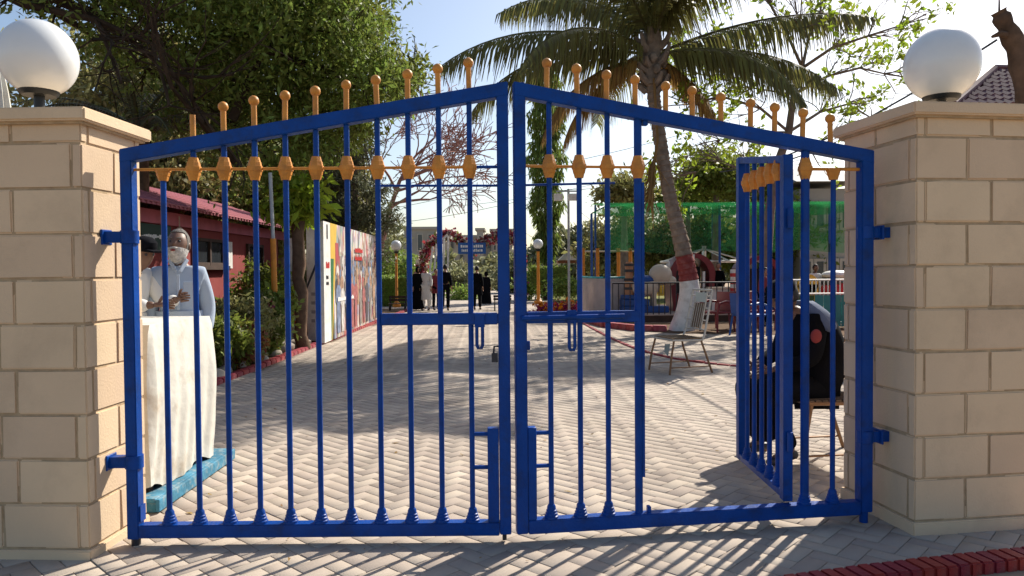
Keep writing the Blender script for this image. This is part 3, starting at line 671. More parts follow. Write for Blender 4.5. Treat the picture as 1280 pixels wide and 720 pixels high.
tree('casuarina_tree', 'thin dark-trunked tree with grey-green needle tufts behind the banner', (-4.25, 19.5, 0),
     [(-4.25, 19.5, 0), (-4.25, 19.5, 2), (-4.2, 19.5, 4), (-4.2, 19.5, 6.4)], [],
     [(P(420, 270, 19.5), (.9, .9, .5)), (P(455, 265, 19.5), (.9, .8, .35)), (P(480, 280, 19.5), (.55, .6, .22)), (P(440, 230, 19.5), (.8, .8, .4)), (P(415, 205, 19.5), (.8, .8, .6)), (P(470, 240, 19.5), (.5, .6, .2)), (P(400, 240, 19.5), (.8, .8, .5)), (P(450, 190, 19.5), (.5, .6, .4)), (P(440, 150, 19.5), (.6, .6, .6)), (P(425, 310, 19.8), (.8, .7, .5)), (P(462, 318, 19.8), (.6, .7, .5))],
     15000, .15, L_GREY, BARKG, seed=13, sig=.13, per=26, r0=.11, elong=.2, shell=.1)
# greenery behind the kiosk
k = 0
for (px, py, Y, r_, lab) in ((210, 215, 19, 2.0, 'dusty olive tree showing above the near end of the pink roof'), (275, 225, 21, 2.1, 'olive tree behind the middle of the pink roof'), (345, 215, 22, 2.2, 'dense tree filling the gap behind the orange pole'), (130, 120, 20, 2.6, 'tall hazy olive tree behind the left globe lamp'), (395, 225, 24, 2.0, 'tree in the distance between the orange pole and the banner'), (240, 120, 21, 2.4, 'tall dusty tree behind the first finials of the left leaf')):
    c = P(px, py, Y); k += 1
    tree('garden_tree', lab, (c.x, c.y, 0), [(c.x, c.y, 0), (c.x + .1, c.y, c.z * .5), (c.x, c.y, c.z - .3)], [],
         [(c, (r_, r_, r_ * .9)), (c + Vector((-.9, 0, -.8)), (r_ * .7, r_ * .7, r_ * .6)), (c + Vector((.9, 0, -.6)), (r_ * .6, r_ * .7, r_ * .6)), (c + Vector((.2, 0, -1.5)), (r_ * .7, r_ * .7, r_ * .6))], 11000, .2, L_OLIVE if k != 3 else L_MID, BARKG, seed=20 + k, group='trees behind the pink kiosk', sig=.2, per=24, shell=.2)
# date palm left
dp = thing('date_palm', 'dark feathery palm top just right of the left globe lamp', 'palm tree', (P(172, 150, 12.8).x, 12.8, 0))
tp = P(172, 165, 12.8) - Vector(dp.location)
b = MB(); b.tube([(0, 0, 0), (.02, 0, tp.z * .5), tp], [.17, .15, .17], 12); b.build('trunk', BARK, dp, smooth=True)
for i in range(20): frond(dp, tp, R(i * 137.5), R(random.Random(i).uniform(5, 75)), 1.9, R(70), L_GREY, 300 + i, hang=.35, n=34, ll=.36, wdt=.02)
# bare tree with reddish twigs
bt = thing('bare_tree', 'leafless tree with reddish twigs against the white sky left of the meeting stiles', 'tree', (P(470, 380, 24).x, 24, 0))
b = MB(); tips = []; rg = random.Random(31); lo = Vector(bt.location)
q = [Vector((0, 0, 0)), Vector((.05, 0, 1.6)), P(488, 260, 24) - lo, P(500, 225, 24) - lo]; b.tube(q, [.13, .11, .08, .06], 8); b.build('trunk', PINKBARK, bt, smooth=True); b = MB()
for (px, py), d, L_ in (((488, 260), (.6, 0, .5), 1.0), ((500, 225), (.9, 0, .5), 1.2), ((500, 225), (.3, .2, 1), 1.2), ((492, 240), (1, -.2, .05), 1.2), ((500, 225), (.7, .4, .9), 1.3), ((495, 240), (-.3, 0, 1), 1.0), ((490, 255), (1, .2, .25), 1.15), ((500, 225), (1, 0, .2), 1.4)):
    grow(b, P(px, py, 24) - lo, d, L_ * 1.1, .05, 4, rg, tips, spread=.55, up=.02, kids=(3, 3), shrink=.76, minr=.012)
b.build('branches', PINKBARK, bt)
# ashoka tree
Ys = 33
ab = P(684, 372, Ys)
at_ = thing('ashoka_tree', 'narrow drooping dark columnar tree behind the right meeting stile, under the palm frond', 'tree', (ab.x, Ys, 0))
b = MB(); b.tube([(0, 0, 0), (.03, 0, 2.5), (0, 0, 7), (.0, 0, 11)], [.2, .16, .12, .03], 8); b.build('trunk', BARK, at_, smooth=True)
g = np.random.default_rng(3); n = 8000; z = g.uniform(1.9, 11.3, n); w_ = np.interp(z, [1.85, 2.9, 4.5, 7, 9.8, 11.4], [.1, .55, .72, .82, .65, .15]) * (1 + .25 * np.sin(z * 3.2) + .12 * np.sin(z * 9)); th = g.uniform(0, 2 * PI, n); rr_ = w_ * np.sqrt(g.uniform(.1, 1, n))
leaves('crown', at_, np.stack([ab.x + rr_ * np.cos(th), Ys + rr_ * np.sin(th), z], 1), .32, L_DARK, 5, .22, 1.6)
# almond tree
Ya = 17.5
al = thing('almond_tree', 'open-branched almond tree with yellow-green leaf rosettes between the palm and the right globe lamp', 'tree', (P(957, 400, Ya).x, Ya, 0)); lo = Vector(al.location)
tr_ = [Vector((0, 0, 0)), P(957, 330, Ya) - lo, P(962, 265, Ya) - lo, P(972, 205, Ya) - lo, P(986, 165, Ya) - lo, P(992, 118, Ya) - lo, P(1003, 85, Ya) - lo]
b = MB(); b.tube(tr_, [.16, .135, .12, .105, .09, .07, .055], 10); b.build('trunk', BARKG, al, smooth=True)
b = MB(); tips = []; rg = random.Random(77)
def br(a, ctrl, r_=.042, dep=2):
    q = [a] + [P(x, y, Ya + 1.4 * dy) - lo for x, y, dy in ctrl]; b.tube(q, [r_ * (1 - .55 * i / (len(q) - 1)) for i in range(len(q))], 6)
    for i in range(1, len(q)):
        for _ in range(5 if i < len(q) - 1 else 6):
            grow(b, q[i], (q[i] - q[i - 1]).normalized() + Vector((rg.gauss(0, .5), rg.gauss(0, .6), rg.gauss(.1, .45))), .58, .017, dep, rg, tips, spread=.55, up=.05, kids=(2, 2), shrink=.78, n=5, minr=.004)
br(tr_[-1], [(1010, 50, .2), (1025, 15, .4), (1035, -30, .5)]); br(tr_[-1], [(1040, 60, -.3), (1085, 45, -.5), (1125, 32, -.7)]); br(tr_[-2], [(1035, 95, .2), (1075, 85, .5), (1105, 92, .6)])
br(tr_[-2], [(965, 90, .3), (925, 75, .4), (890, 60, .5)]); br(tr_[-3], [(950, 135, -.2), (900, 120, -.5), (865, 130, -.7)]); br(tr_[-1], [(985, 45, -.3), (965, 10, -.5), (950, -30, -.5)])
br(tr_[-3], [(1025, 140, .3), (1060, 130, .4), (1090, 148, .5)]); br(tr_[-3], [(945, 165, .4), (900, 175, .8), (860, 195, 1.0)], .024); br(tr_[-2], [(940, 110, .3), (900, 98, .6), (872, 92, .8)], .024)
br(tr_[2], [(935, 215, -.5), (900, 200, -.6), (870, 215, -.5)], .02); br(tr_[3], [(1015, 190, -.3), (1050, 175, -.3)], .02); br(tr_[-1], [(1000, 30, -1), (1005, -40, -1.8)], .025)
b.build('branches', BARKG, al)
g = np.random.default_rng(8); T = np.array([tuple(t + lo) for t in tips]); sel = T[g.uniform(size=len(T)) < .45]
pts = np.repeat(sel, 6, 0) + g.normal(size=(len(sel) * 6, 3)) * .05
leaves('crown', al, pts, .145, L_YEL, 9, .5, -.2)
# trees behind the shade net
for k, (px, py, Y, rr_, lab, lm, sz, nn) in enumerate((
    (895, 215, 24, (1.1, 1, .75), 'dark bushy tree above the shade net, left of the wicket', L_MID, .17, 7000),
    (860, 240, 30, (1.3, 1, .5), 'low tree crown just over the net beside the palm trunk', L_MID, .2, 4000),
    (780, 235, 27, (.9, .9, .55), 'yellowish tree tip over the left end of the shade net', L_OLIVE, .22, 3000),
    (800, 300, 33, (2.6, 1.6, 1.6), 'leafy tree seen through the left part of the shade net', L_OLIVE, .26, 9000),
    (890, 300, 33, (2.4, 1.6, 1.8), 'leafy tree seen through the middle of the shade net', L_MID, .26, 9000),
    (980, 290, 31, (2.2, 1.6, 2.0), 'leafy tree seen through the net behind the wicket', L_MID, .26, 9000),
    (1050, 300, 34, (2.0, 1.6, 1.6), 'leafy tree seen through the right end of the shade net', L_OLIVE, .26, 7000),
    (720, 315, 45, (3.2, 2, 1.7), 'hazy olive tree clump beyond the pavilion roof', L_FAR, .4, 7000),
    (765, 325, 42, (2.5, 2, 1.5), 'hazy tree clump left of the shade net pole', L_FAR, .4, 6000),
    (935, 225, 26, (.9, .9, .9), 'green tree top showing between the wicket bars', L_MID, .18, 5000))):
    c = P(px, py, Y); tree('garden_tree', lab, (c.x, c.y, 0), [(c.x, c.y, 0), (c.x, c.y, c.z * .6), (c.x, c.y, c.z)], [],
        [(c, rr_), (c + Vector((-rr_[0] * .6, 0, -rr_[2] * .4)), tuple(v * .6 for v in rr_)), (c + Vector((rr_[0] * .6, 0, -rr_[2] * .3)), tuple(v * .6 for v in rr_))], nn, sz, lm, BARKG, seed=60 + k, group='trees beyond the play area', sig=.22, per=22, shell=.15)
# far shrubs and trees along the walk
for k, (px, py, Y, rr_, lab, lm, sz, nn) in enumerate((
    (497, 335, 40, (1.7, 1.2, 1.2), 'green shrub mass behind the left orange lamp post', L_FRESH, .2, 3500),
    (520, 345, 44, (1.6, 1.2, 1.0), 'green shrub behind the flower arch foot', L_FRESH, .2, 3000),
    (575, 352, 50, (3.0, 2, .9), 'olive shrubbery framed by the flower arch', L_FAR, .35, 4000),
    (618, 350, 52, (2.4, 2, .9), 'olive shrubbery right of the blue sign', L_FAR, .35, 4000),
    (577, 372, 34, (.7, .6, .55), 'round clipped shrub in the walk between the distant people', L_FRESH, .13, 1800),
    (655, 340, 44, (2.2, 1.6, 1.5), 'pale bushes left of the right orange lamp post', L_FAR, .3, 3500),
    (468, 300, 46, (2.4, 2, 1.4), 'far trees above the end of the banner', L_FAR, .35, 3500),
    (700, 345, 42, (1.6, 1.4, 1.3), 'bushes behind the dark clipped hedge', L_FAR, .3, 3000),
    (662, 352, 33, (.8, .7, .7), 'yellowish shrub beside the right orange lamp post', L_FRESH, .16, 1800))):
    c = P(px, py, Y); base = (c.x, c.y, 0); bl = [(c, rr_), (Vector((c.x, c.y, max(.3, c.z * .45))), (rr_[0] * .9, rr_[1] * .9, max(.3, c.z * .5)))]
    bush('shrub', lab, base, bl, nn, sz, lm, 90 + k, 'shrubs along the far walk', sig=.18)
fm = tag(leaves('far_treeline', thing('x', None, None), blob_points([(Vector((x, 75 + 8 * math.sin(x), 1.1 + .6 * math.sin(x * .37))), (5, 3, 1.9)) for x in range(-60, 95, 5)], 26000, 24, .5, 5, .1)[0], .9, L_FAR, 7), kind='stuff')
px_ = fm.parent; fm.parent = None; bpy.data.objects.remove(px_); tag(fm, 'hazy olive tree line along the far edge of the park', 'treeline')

# ---- hedges, topiary, flower beds
def hedge(name, label, c, d, n, sz, lm, seed):
    t = thing(name, label, 'hedge', (c[0], c[1], 0)); g = np.random.default_rng(seed)
    u = g.uniform(-1, 1, (n, 3)); ax = g.integers(0, 3, n); u[np.arange(n), ax] = np.sign(u[np.arange(n), ax]) * g.uniform(.86, 1.04, n)
    pts = u * np.array([d[0] / 2, d[1] / 2, d[2] / 2]) + np.array([c[0], c[1], c[2] + d[2] / 2]); pts[:, 2] = np.maximum(pts[:, 2], .02)
    b = MB(); b.box((0, 0, c[2] + d[2] / 2), (d[0] * .9, d[1] * .9, d[2] * .9)); b.build('core', L_DARK, t); leaves('foliage', t, pts, sz, lm, seed); return t
c = G(495, 384); hedge('clipped_hedge', 'square clipped yellow-green hedge at the foot of the left lamp post', (c.x - .1, c.y + 1.2, 0), (1.3, 1.2, 1.15), 3500, .1, L_FRESH, 1)
c = P(690, 360, 30); hedge('clipped_hedge', 'dark flat-sided hedge below the pavilion roof', (c.x, 31, .75), (1.6, .8, .75), 2600, .1, L_DARK, 2)
c = P(708, 360, 24.5)
bush('topiary_bush', 'round mushroom-shaped bush on a short stem above the magenta flowers', (c.x, c.y, 0), [(c, (.72, .6, .34))], 3200, .1, L_FRESH, 44, stems=5)
c = G(708, 392)
bush('flower_bed', 'bed of magenta foliage with orange marigolds at the corner of the right kerb', (c.x, c.y + .4, 0), [(Vector((c.x + x, c.y + .3 + y, .14)), (.35, .4, .14)) for x, y in ((-.6, 0), (0, .3), (.5, 0), (.9, .6))], 3800, .09, PET_M, 45, flowers=(PET_O, 60, .13), cat='flower bed', stems=12)
for k, (px, py, w_, h_, lm, sz, lab, fl) in enumerate((
    (275, 445, .45, .75, L_MID, .10, 'leafy dark shrub just past the white table', None), (305, 440, .38, .6, L_RED, .09, 'low reddish-leaved shrub by the kerb stones', (PET_R, 12, .06)),
    (300, 395, .4, .95, L_FRESH, .11, 'upright green plant in front of the kiosk window', None), (335, 435, .42, 1.0, L_OLIVE, .08, 'tall feathery yellow-olive shrub beside the orange pole', None),
    (340, 375, .5, 1.35, L_YEL, .075, 'bright lime shrub with small leaves behind the feathery one', None), (365, 405, .35, .9, L_DARK, .1, 'dark shrub at the foot of the brown trunk', None),
    (392, 400, .4, 1.1, L_DARK, .11, 'dark shrub against the near end of the banner', (PET_R, 14, .09)), (262, 420, .3, .9, L_OLIVE, .12, 'long-leaved plant touching the table edge', None), (322, 350, .5, 1.6, L_MID, .1, 'tall leafy shrub under the pink eave', None))):
    g0 = G(px, max(py, 425) + 22) ; Yb = g0.y if k not in (2, 4, 8) else g0.y + 1.6
    c = Vector(((px - 640) / 900 * Yb, Yb, 0)); c.x = min(c.x, -3.85)
    bush('shrub', lab, (c.x, c.y, .02), [(Vector((c.x, c.y, h_ * .68)), (w_, w_, h_ * .36)), (Vector((c.x - .1, c.y + .1, h_ * .35)), (w_ * .8, w_ * .8, h_ * .3))], 2600, sz, lm, 130 + k, 'shrubs in the left flower bed', flowers=fl, stems=9, sig=.07)
# yellow leafy sprig and brown trunk in the bed
c = P(376, 400, 12.6); t = thing('young_tree', 'brown shaggy trunk with broad yellow-green leaves beside the white posters', 'tree', (c.x, c.y, 0)); lo = Vector(t.location)
b = MB(); rg = random.Random(2); q = [Vector((rg.gauss(0, .03), 0, z * .25)) for z in range(0, 10)]; b.tube(q, [.11 + .012 * math.sin(i * 2.3) for i in range(10)], 9); b.build('trunk', BARK, t, smooth=True)
pts, _ = blob_points([(P(375, 255, 12.6), (.5, .5, .4)), (P(345, 262, 12.4), (.4, .4, .25)), (P(372, 235, 12.6), (.4, .4, .3))], 900, 12, .12, 4, .1); leaves('crown', t, pts, .2, L_YEL, 5, .4, .4)

# border stones
stg = 'stones edging the left flower bed'
for k, (px, py, r_) in enumerate(((272, 470, .13), (282, 462, .1), (292, 455, .15), (300, 448, .12), (312, 448, .1), (322, 444, .13), (352, 436, .17), (343, 441, .12), (368, 430, .13), (380, 427, .12), (334, 448, .09), (288, 470, .08))):
    c = G(px, py + 6); c.x = min(c.x, -3.75); rq = random.Random(k)
    def fn(v, rq=rq, k=k): return v * (1 + .28 * noise.noise(v * 9 + Vector((k * 3.1, 0, 0))))
    b = MB(); b.ball((0, 0, r_ * .5), (r_ * rq.uniform(.9, 1.3), r_, r_ * .75), 12, 8, fn)
    o = b.build('border_stone', STONE, None, smooth=True); o.location = (c.x, c.y, 0)
    tag(o, ['pale rough stone nearest the table in the bed edging', 'small low stone behind the first edging stone', 'larger brown stone in the bed edging', 'rounded stone before the dark shrub', 'small stone next to the reddish shrub', 'mid-sized stone left of the orange pole', 'biggest pale boulder at the foot of the orange pole', 'flat stone in front of the big pale boulder', 'light stone just right of the orange pole', 'pale stone next to the banner corner', 'little stone by the red kerb, below the feathery shrub', 'smallest stone lying against the red kerb near the table'][k], 'stone', stg)
#@@PART3
# ================================================================== KIOSK
KX = -5.9
kk = thing('kiosk', 'red-walled kiosk with pink ribbed roof, green signboard and small window behind the two men', 'kiosk', (KX, 6.4, 0))
b = MB(); b.span((-3.2, 0, 0), (0, 11.8, 2.36)); b.build('wall', KIOSK, kk)
b = MB(); b.add([(.5, -.4, 2.43), (.5, 12.2, 2.43), (-1.6, 12.2, 3.12), (-1.6, -.4, 3.12), (.5, -.4, 2.40), (.5, 12.2, 2.40), (-1.6, 12.2, 3.09), (-1.6, -.4, 3.09)], [(0,1,2,3),(7,6,5,4),(0,4,5,1),(1,5,6,2),(2,6,7,3),(3,7,4,0)]); rf = b.build('roof', KROOF, kk)
b = MB(); b.add([(-1.6, -.4, 3.12), (-1.6, 12.2, 3.12), (-3.7, 12.2, 2.43), (-3.7, -.4, 2.43)], [(0, 1, 2, 3)]); b.build('roof_slope', KROOF, rf)
b = MB()
for i in range(84): y = -.35 + i * .15; b.tube([(.52, y, 2.425), (-1.6, y, 3.125)], .032, 6)
for i in range(7): q = i / 7; b.beam((.5 - 2.1 * q, -.4, 2.45 + .69 * q), (.5 - 2.1 * q, 12.2, 2.45 + .69 * q), .05, .02)
o = b.build('roof_rib', KROOF, rf, smooth=True); o['kind'] = 'stuff'
b = MB(); b.span((.02, -.4, 2.18), (.06, 12.2, 2.40)); b.build('fascia', PINKP, kk)
b = MB(); b.span((.005, 3.9, 1.72), (.05, 6.0, 2.16)); sg = b.build('sign_board', SIGNG, kk)
b = MB(); rq = random.Random(3); y = 4.9
while y < 5.9: w_ = rq.uniform(.03, .08); b.span((.051, y, 1.93 + rq.uniform(-.02, .02)), (.054, y + w_, 1.93 + rq.uniform(.03, .07))); y += w_ + .012
o = b.build('lettering', MARK, sg); o['kind'] = 'stuff'
def win(y0, y1, z0, z1):
    b = MB()
    for a in ((y0, y0 + .07), (y1 - .07, y1), ((y0 + y1) / 2 - .03, (y0 + y1) / 2 + .03)): b.span((.004, a[0], z0), (.06, a[1], z1))
    b.span((.004, y0 + .071, z1 - .06), (.055, y1 - .071, z1)); b.span((.004, y0 + .071, z0), (.055, y1 - .071, z0 + .06)); f = b.build('window', BROWNP, kk)
    b = MB(); b.span((.006, y0 + .05, z0 + .05), (.016, y1 - .05, z1 - .05)); b.build('pane', GLASS, f)
    b = MB(); b.span((.002, y0 - .1, z0 - .08), (.12, y1 + .1, z0 - .002)); b.build('sill', BROWNP, f)
win(6.9, 8.3, 1.5, 2.02); win(9.6, 10.6, 1.4, 2.0)
b = MB(); b.span((.003, 8.4, 1.45), (.03, 8.75, 2.0)); b.build('notice', WHITEP, kk)
b = MB(); b.span((.003, 1.2, .02), (.05, 2.1, 2.0)); b.build('door', BROWNP, kk)
b = MB(); b.tube([(.1, 6.2, 2.35), (.1, 6.2, 2.16)], .01, 5); b.ball((.1, 6.2, 2.12), .05, 10, 8); b.build('bulb', TAN, kk, smooth=True)

# ================================================================== BANNER
BA, BB = G(404, 431), G(474, 400); BA.z = BB.z = 0; dB = (BB - BA); Lb = dB.length; hB = P(404, 276, BA.y).z
bn = thing('banner', 'long printed banner wall beside the walk, white strip at its near end, crowd pictures beyond', 'banner', tuple(BA), math.atan2(dB.y, dB.x))
m = bpy.data.materials.new('printed banner'); m.use_nodes = True; t_ = m.node_tree; N = t_.nodes; L = t_.links
bs = N['Principled BSDF']; bs.inputs['Roughness'].default_value = .6
tc = N.new('ShaderNodeTexCoord'); mp = N.new('ShaderNodeMapping'); mp.inputs['Scale'].default_value = (3.6, 1, 1.15); L.new(tc.outputs['Object'], mp.inputs[0])
nz = N.new('ShaderNodeTexNoise'); nz.inputs['Scale'].default_value = 3.2; nz.inputs['Detail'].default_value = 4; L.new(mp.outputs[0], nz.inputs[0])
ad = N.new('ShaderNodeMix'); ad.data_type = 'RGBA'; ad.inputs[0].default_value = .3; L.new(mp.outputs[0], ad.inputs[6]); L.new(nz.outputs['Color'], ad.inputs[7])
vo = N.new('ShaderNodeTexVoronoi'); vo.inputs['Scale'].default_value = 2.6; L.new(ad.outputs[2], vo.inputs[0])
sp = N.new('ShaderNodeSeparateColor'); L.new(vo.outputs['Color'], sp.inputs[0])
cr = N.new('ShaderNodeValToRGB'); cr.color_ramp.interpolation = 'CONSTANT'; e = cr.color_ramp.elements
cols = [(.50, .42, .38), (.12, .11, .13), (.40, .31, .28), (.58, .54, .52), (.36, .10, .10), (.26, .28, .33), (.52, .42, .36), (.17, .14, .13), (.40, .22, .17), (.52, .50, .49), (.24, .26, .24)]
e[0].color = (*cols[0], 1); e[1].position = .09; e[1].color = (*cols[1], 1)
for i in range(2, len(cols)): q = e.new(i * .09); q.color = (*cols[i], 1)
L.new(sp.outputs[0], cr.inputs[0]); mx = N.new('ShaderNodeMix'); mx.data_type = 'RGBA'; mx.blend_type = 'OVERLAY'; mx.inputs[0].default_value = .8; L.new(cr.outputs[0], mx.inputs[6]); L.new(nz.outputs['Color'], mx.inputs[7]); L.new(mx.outputs[2], bs.inputs['Base Color'])
wx = Lb * .085
b = MB(); b.span((wx + .28, -.03, .03), (Lb, .03, hB)); b.build('picture_panel', m, bn)
b = MB(); b.span((0, -.031, .03), (wx, .03, hB)); wp = b.build('white_panel', WHITEP, bn)
b = MB(); b.add([(wx, -.032, .03), (wx + .1, -.032, .03), (wx + .6, -.034, hB), (wx, -.034, hB), (wx, .031, .03), (wx + .28, .031, .03), (wx + .28, .031, hB), (wx, .031, hB)], [(0,1,2,3), (7,6,5,4), (0,4,5,1), (0,3,7,4)]); b.build('orange_stripe', YELC, bn)
b = MB(); b.add([(wx, -.0335, .03), (wx + .06, -.0335, .03), (wx + .28, -.0355, hB * .7), (wx, -.0355, hB * .7)], [(0, 1, 2, 3)]); b.build('green_stripe', GREENP, bn)
b = MB(); b.span((wx + .42, -.036, hB * .66), (wx + .72, -.034, hB * .84)); b.build('red_patch', mat('print red', (.36, .05, .06), .6), bn)
rq = random.Random(6)
def scrib(name, mt, x0, x1, z, h, par, n=1, y=-.0345):
    b = MB()
    for r_ in range(n):
        x = x0
        while x < x1: w__ = rq.uniform(.02, .05) * (h / .07); b.span((x, y - .002, z - r_ * h * 1.5), (x + w__, y, z - r_ * h * 1.5 + h * rq.uniform(.6, 1))); x += w__ + .012
    o = b.build(name, mt, par); o['kind'] = 'stuff'
scrib('red_lettering', REDC, .18, wx - .12, hB * .62, .13, wp); scrib('black_lettering', BLACK, .18, wx - .2, hB * .53, .075, wp, 2); scrib('emblem', DARKM, wx * .45, wx * .62, hB * .86, .3, wp)
scrib('red_lettering', REDC, 3.0, 3.9, hB * .78, .12, bn, 2, -.052); scrib('white_lettering', MARK, 1.1, 2.7, hB * .33, .09, bn, 1, -.056)
FC = [mat('print tone %d' % i, c_, .6, .35, 9) for i, c_ in enumerate(((.07, .06, .07), (.30, .09, .085), (.50, .47, .44), (.16, .20, .30), (.36, .22, .14), (.22, .19, .17)))]
mbs = [MB() for _ in FC]; skn = MB(); rq = random.Random(15); n_ = 0
for row, (z0_, sc_) in enumerate(((1.25, .5), (.95, .62), (.6, .8), (.12, 1.15))):
    x = wx + .45 + rq.uniform(0, .2)
    while x < Lb - .25:
        n_ += 1; y = -.0345 - .00006 * n_ - row * .002; h_ = sc_ * rq.uniform(.85, 1.1); w_ = h_ * .17; b = mbs[rq.randrange(len(mbs))]
        out = [(-.7, 0), (-.85, .3), (-.75, .5), (-1.25, .55), (-1.15, .76), (-.5, .83), (.5, .83), (1.15, .76), (1.25, .55), (.75, .5), (.85, .3), (.7, 0)]
        if z0_ + h_ < hB - .05: b.add([(x + a * w_, y, z0_ + c_ * h_) for a, c_ in out], [tuple(range(12))]); skn.add([(x + .45 * w_ * math.cos(k * PI / 4), y, z0_ + h_ * (.91 + .085 * math.sin(k * PI / 4))) for k in range(8)], [tuple(range(8))])
        x += w_ * rq.uniform(2.0, 3.4)
for b, m_ in zip(mbs + [skn], FC + [mat('print skin', (.30, .17, .11), .6, .3, 9)]): o = b.build('printed_figure', m_, bn); o['kind'] = 'stuff'
b = MB()
for x in (.1, Lb * .33, Lb * .66, Lb - .1): b.span((x - .03, .032, 0), (x + .03, .09, hB - .05)); b.tube([(x, .09, hB * .7), (x, .75, 0)], .02, 6)
b.build('frame', DARKM, bn)
for k, (px, w_, lab) in enumerate(((364, .16, 'narrow white poster board left of the brown trunk'), (385, .18, 'narrow white poster board right of the brown trunk'))):
    c = P(px, 420, 13.2); b = MB(); b.span((-w_, -.02, .05), (w_, .02, P(0, 300 if k == 0 else 285, 13.2).z)); t = thing('poster_board', lab, 'board', (c.x, 13.4 + .3 * k, 0), -.5, 'white boards behind the flower bed'); b.build('panel', WHITEP, t)
    b = MB(); rq = random.Random(k)
    for i in range(4): b.span((-w_ * .4, -.024, .4 + i * .17), (w_ * rq.uniform(0, .7), -.021, .46 + i * .17))
    o = b.build('print', [REDC, GREYM][k], t); o['kind'] = 'stuff'

# ================================================================== LAMP POSTS
def lamp_post(px, py, gy, label, r=.14, wd=.055):
    g0 = G(px, py); zt = P(px, gy, g0.y).z
    t = thing('lamp_post', label, 'lamp', tuple(g0), 0, 'orange globe lamp posts')
    b = MB(); b.lathe([(.16, 0), (.16, .12), (.08, .2), (wd, .24), (wd * .8, zt - r - .1)], n=12); b.build('pole', ORANGE, t, smooth=True)
    b = MB(); b.lathe([(.03, zt - r - .1), (.09, zt - r - .08), (.1, zt - r)], n=12); b.build('collar', BLACK, t)
    b = MB(); b.ball((0, 0, zt), r, 20, 14); b.build('globe', GLOBE, t, smooth=True)
lamp_post(496, 384, 307, 'orange lamp post with white globe just right of the banner, hedge at its foot', .2)
lamp_post(673, 380, 305, 'orange lamp post with white globe just right of the meeting stiles', .2, .07)
g0 = G(353, 446); g0.x = min(g0.x, -3.8)
t = thing('utility_pole', 'slim pole in the left flower bed, orange below and bare grey above', 'pole', tuple(g0))
b = MB(); b.tube([(0, 0, 0), (-.02, 0, 1.9)], .045, 10); b.build('orange_section', ORANGE, t, smooth=True); b = MB(); b.tube([(-.02, 0, 1.9), (-.05, 0, 2.95)], .03, 8); b.build('grey_section', GREYM, t, smooth=True)
c = G(687, 376); t = thing('floodlight_pole', 'thin grey pole carrying two white floodlights before the columnar tree', 'floodlight', (c.x, 21, 0))
zf = P(687, 247, 21).z; b = MB(); b.tube([(0, 0, 0), (0, 0, zf + .25)], .035, 8); b.build('pole', GREYM, t); b = MB(); b.beam((-.35, 0, zf + .18), (.25, 0, zf + .18), .04, .04); b.build('crossarm', GREYM, t)
for x in (-.3, .12): b = MB(); b.box((x, -.08, zf), (.26, .12, .2)); b.build('floodlight', WHITEP, t, bevel=.01)

# ================================================================== FLOWER ARCH, TRELLIS, SIGN
YA = 30
hp = [(527, 372), (525, 350), (527, 330), (532, 316), (541, 303), (552, 296), (560, 293), (568, 296), (578, 303), (587, 309), (592, 312), (598, 307), (608, 301), (618, 297), (628, 294), (638, 297), (648, 308), (652, 330), (651, 372)]
hw = [P(x, y, YA) for x, y in hp]; hw[0].z = hw[-1].z = 0
t = thing('flower_arch', 'double-humped arch of red and pink roses over the distant walk', 'arch', tuple(hw[0])); lo = Vector(t.location)
cv = curve(hw, 6); b = MB(); b.tube([p - lo for p in cv], .05, 6); b.build('frame', L_DARK, t)
pts = []; g = np.random.default_rng(12)
for p in cv[4:]:
    pts.append(np.array(p) + g.normal(size=(26, 3)) * .085)
pts = np.concatenate(pts); k = g.uniform(size=len(pts)); cl = np.repeat(pts[k < .5], 3, 0); cl = cl + g.normal(size=cl.shape) * .035
leaves('roses', t, cl, .12, PET_R, 3, .9); leaves('leaf_filling', t, pts[(k > .5) & (k < .7)], .2, L_MID, 4); leaves('pale_blossoms', t, np.repeat(pts[k > .76], 2, 0), .15, PET_W, 5, .9)
t = thing('white_trellis', 'slanted white slatted frame inside the left half of the flower arch', 'trellis', (P(553, 380, 29).x, 29, 0)); lo = Vector(t.location)
b = MB(); b.beam(P(536, 342, 29) - lo, P(561, 333, 29) - lo, .06, .09); b.beam(P(547, 304, 29) - lo, P(559, 294, 29) - lo, .06, .07); b.beam(P(538, 342, 29) - lo, (P(538, 342, 29) - lo).xy.to_3d(), .07, .07); b.beam(P(559, 336, 29) - lo, (P(559, 336, 29) - lo).xy.to_3d(), .07, .07); b.build('frame', WHITEP, t)
for k in range(5): u = k / 4; b = MB(); b.beam(P(537 + 23 * u, 341 - 8 * u, 29) - lo, P(541 + 19 * u, 308 - 13 * u, 29) - lo, .07, .07); b.build('slat', WHITEP, t)
t = thing('hanging_sign', 'blue signboard with two rows of white lettering hung under the flower arch dip', 'sign', (P(590, 315, 29.6).x, 29.6, P(0, 322, 29.6).z))
b = MB(); b.span((-.57, -.03, 0), (.57, .03, .46)); sg = b.build('board', SIGNB, t)
for k in range(2):
    b = MB(); x = -.46 + .04 * k; rq = random.Random(k)
    while x < .44: w_ = rq.uniform(.03, .07); b.span((x, -.036, .26 - .17 * k), (x + w_, -.031, .26 - .17 * k + rq.uniform(.08, .12))); x += w_ + .022
    o = b.build('lettering', MARK, sg); o['kind'] = 'stuff'
b = MB(); b.tube([(-.5, 0, .46), (-.5, 0, .75)], .01, 4); b.tube([(.5, 0, .46), (.5, 0, .75)], .01, 4); b.build('hanger', DARKM, t)

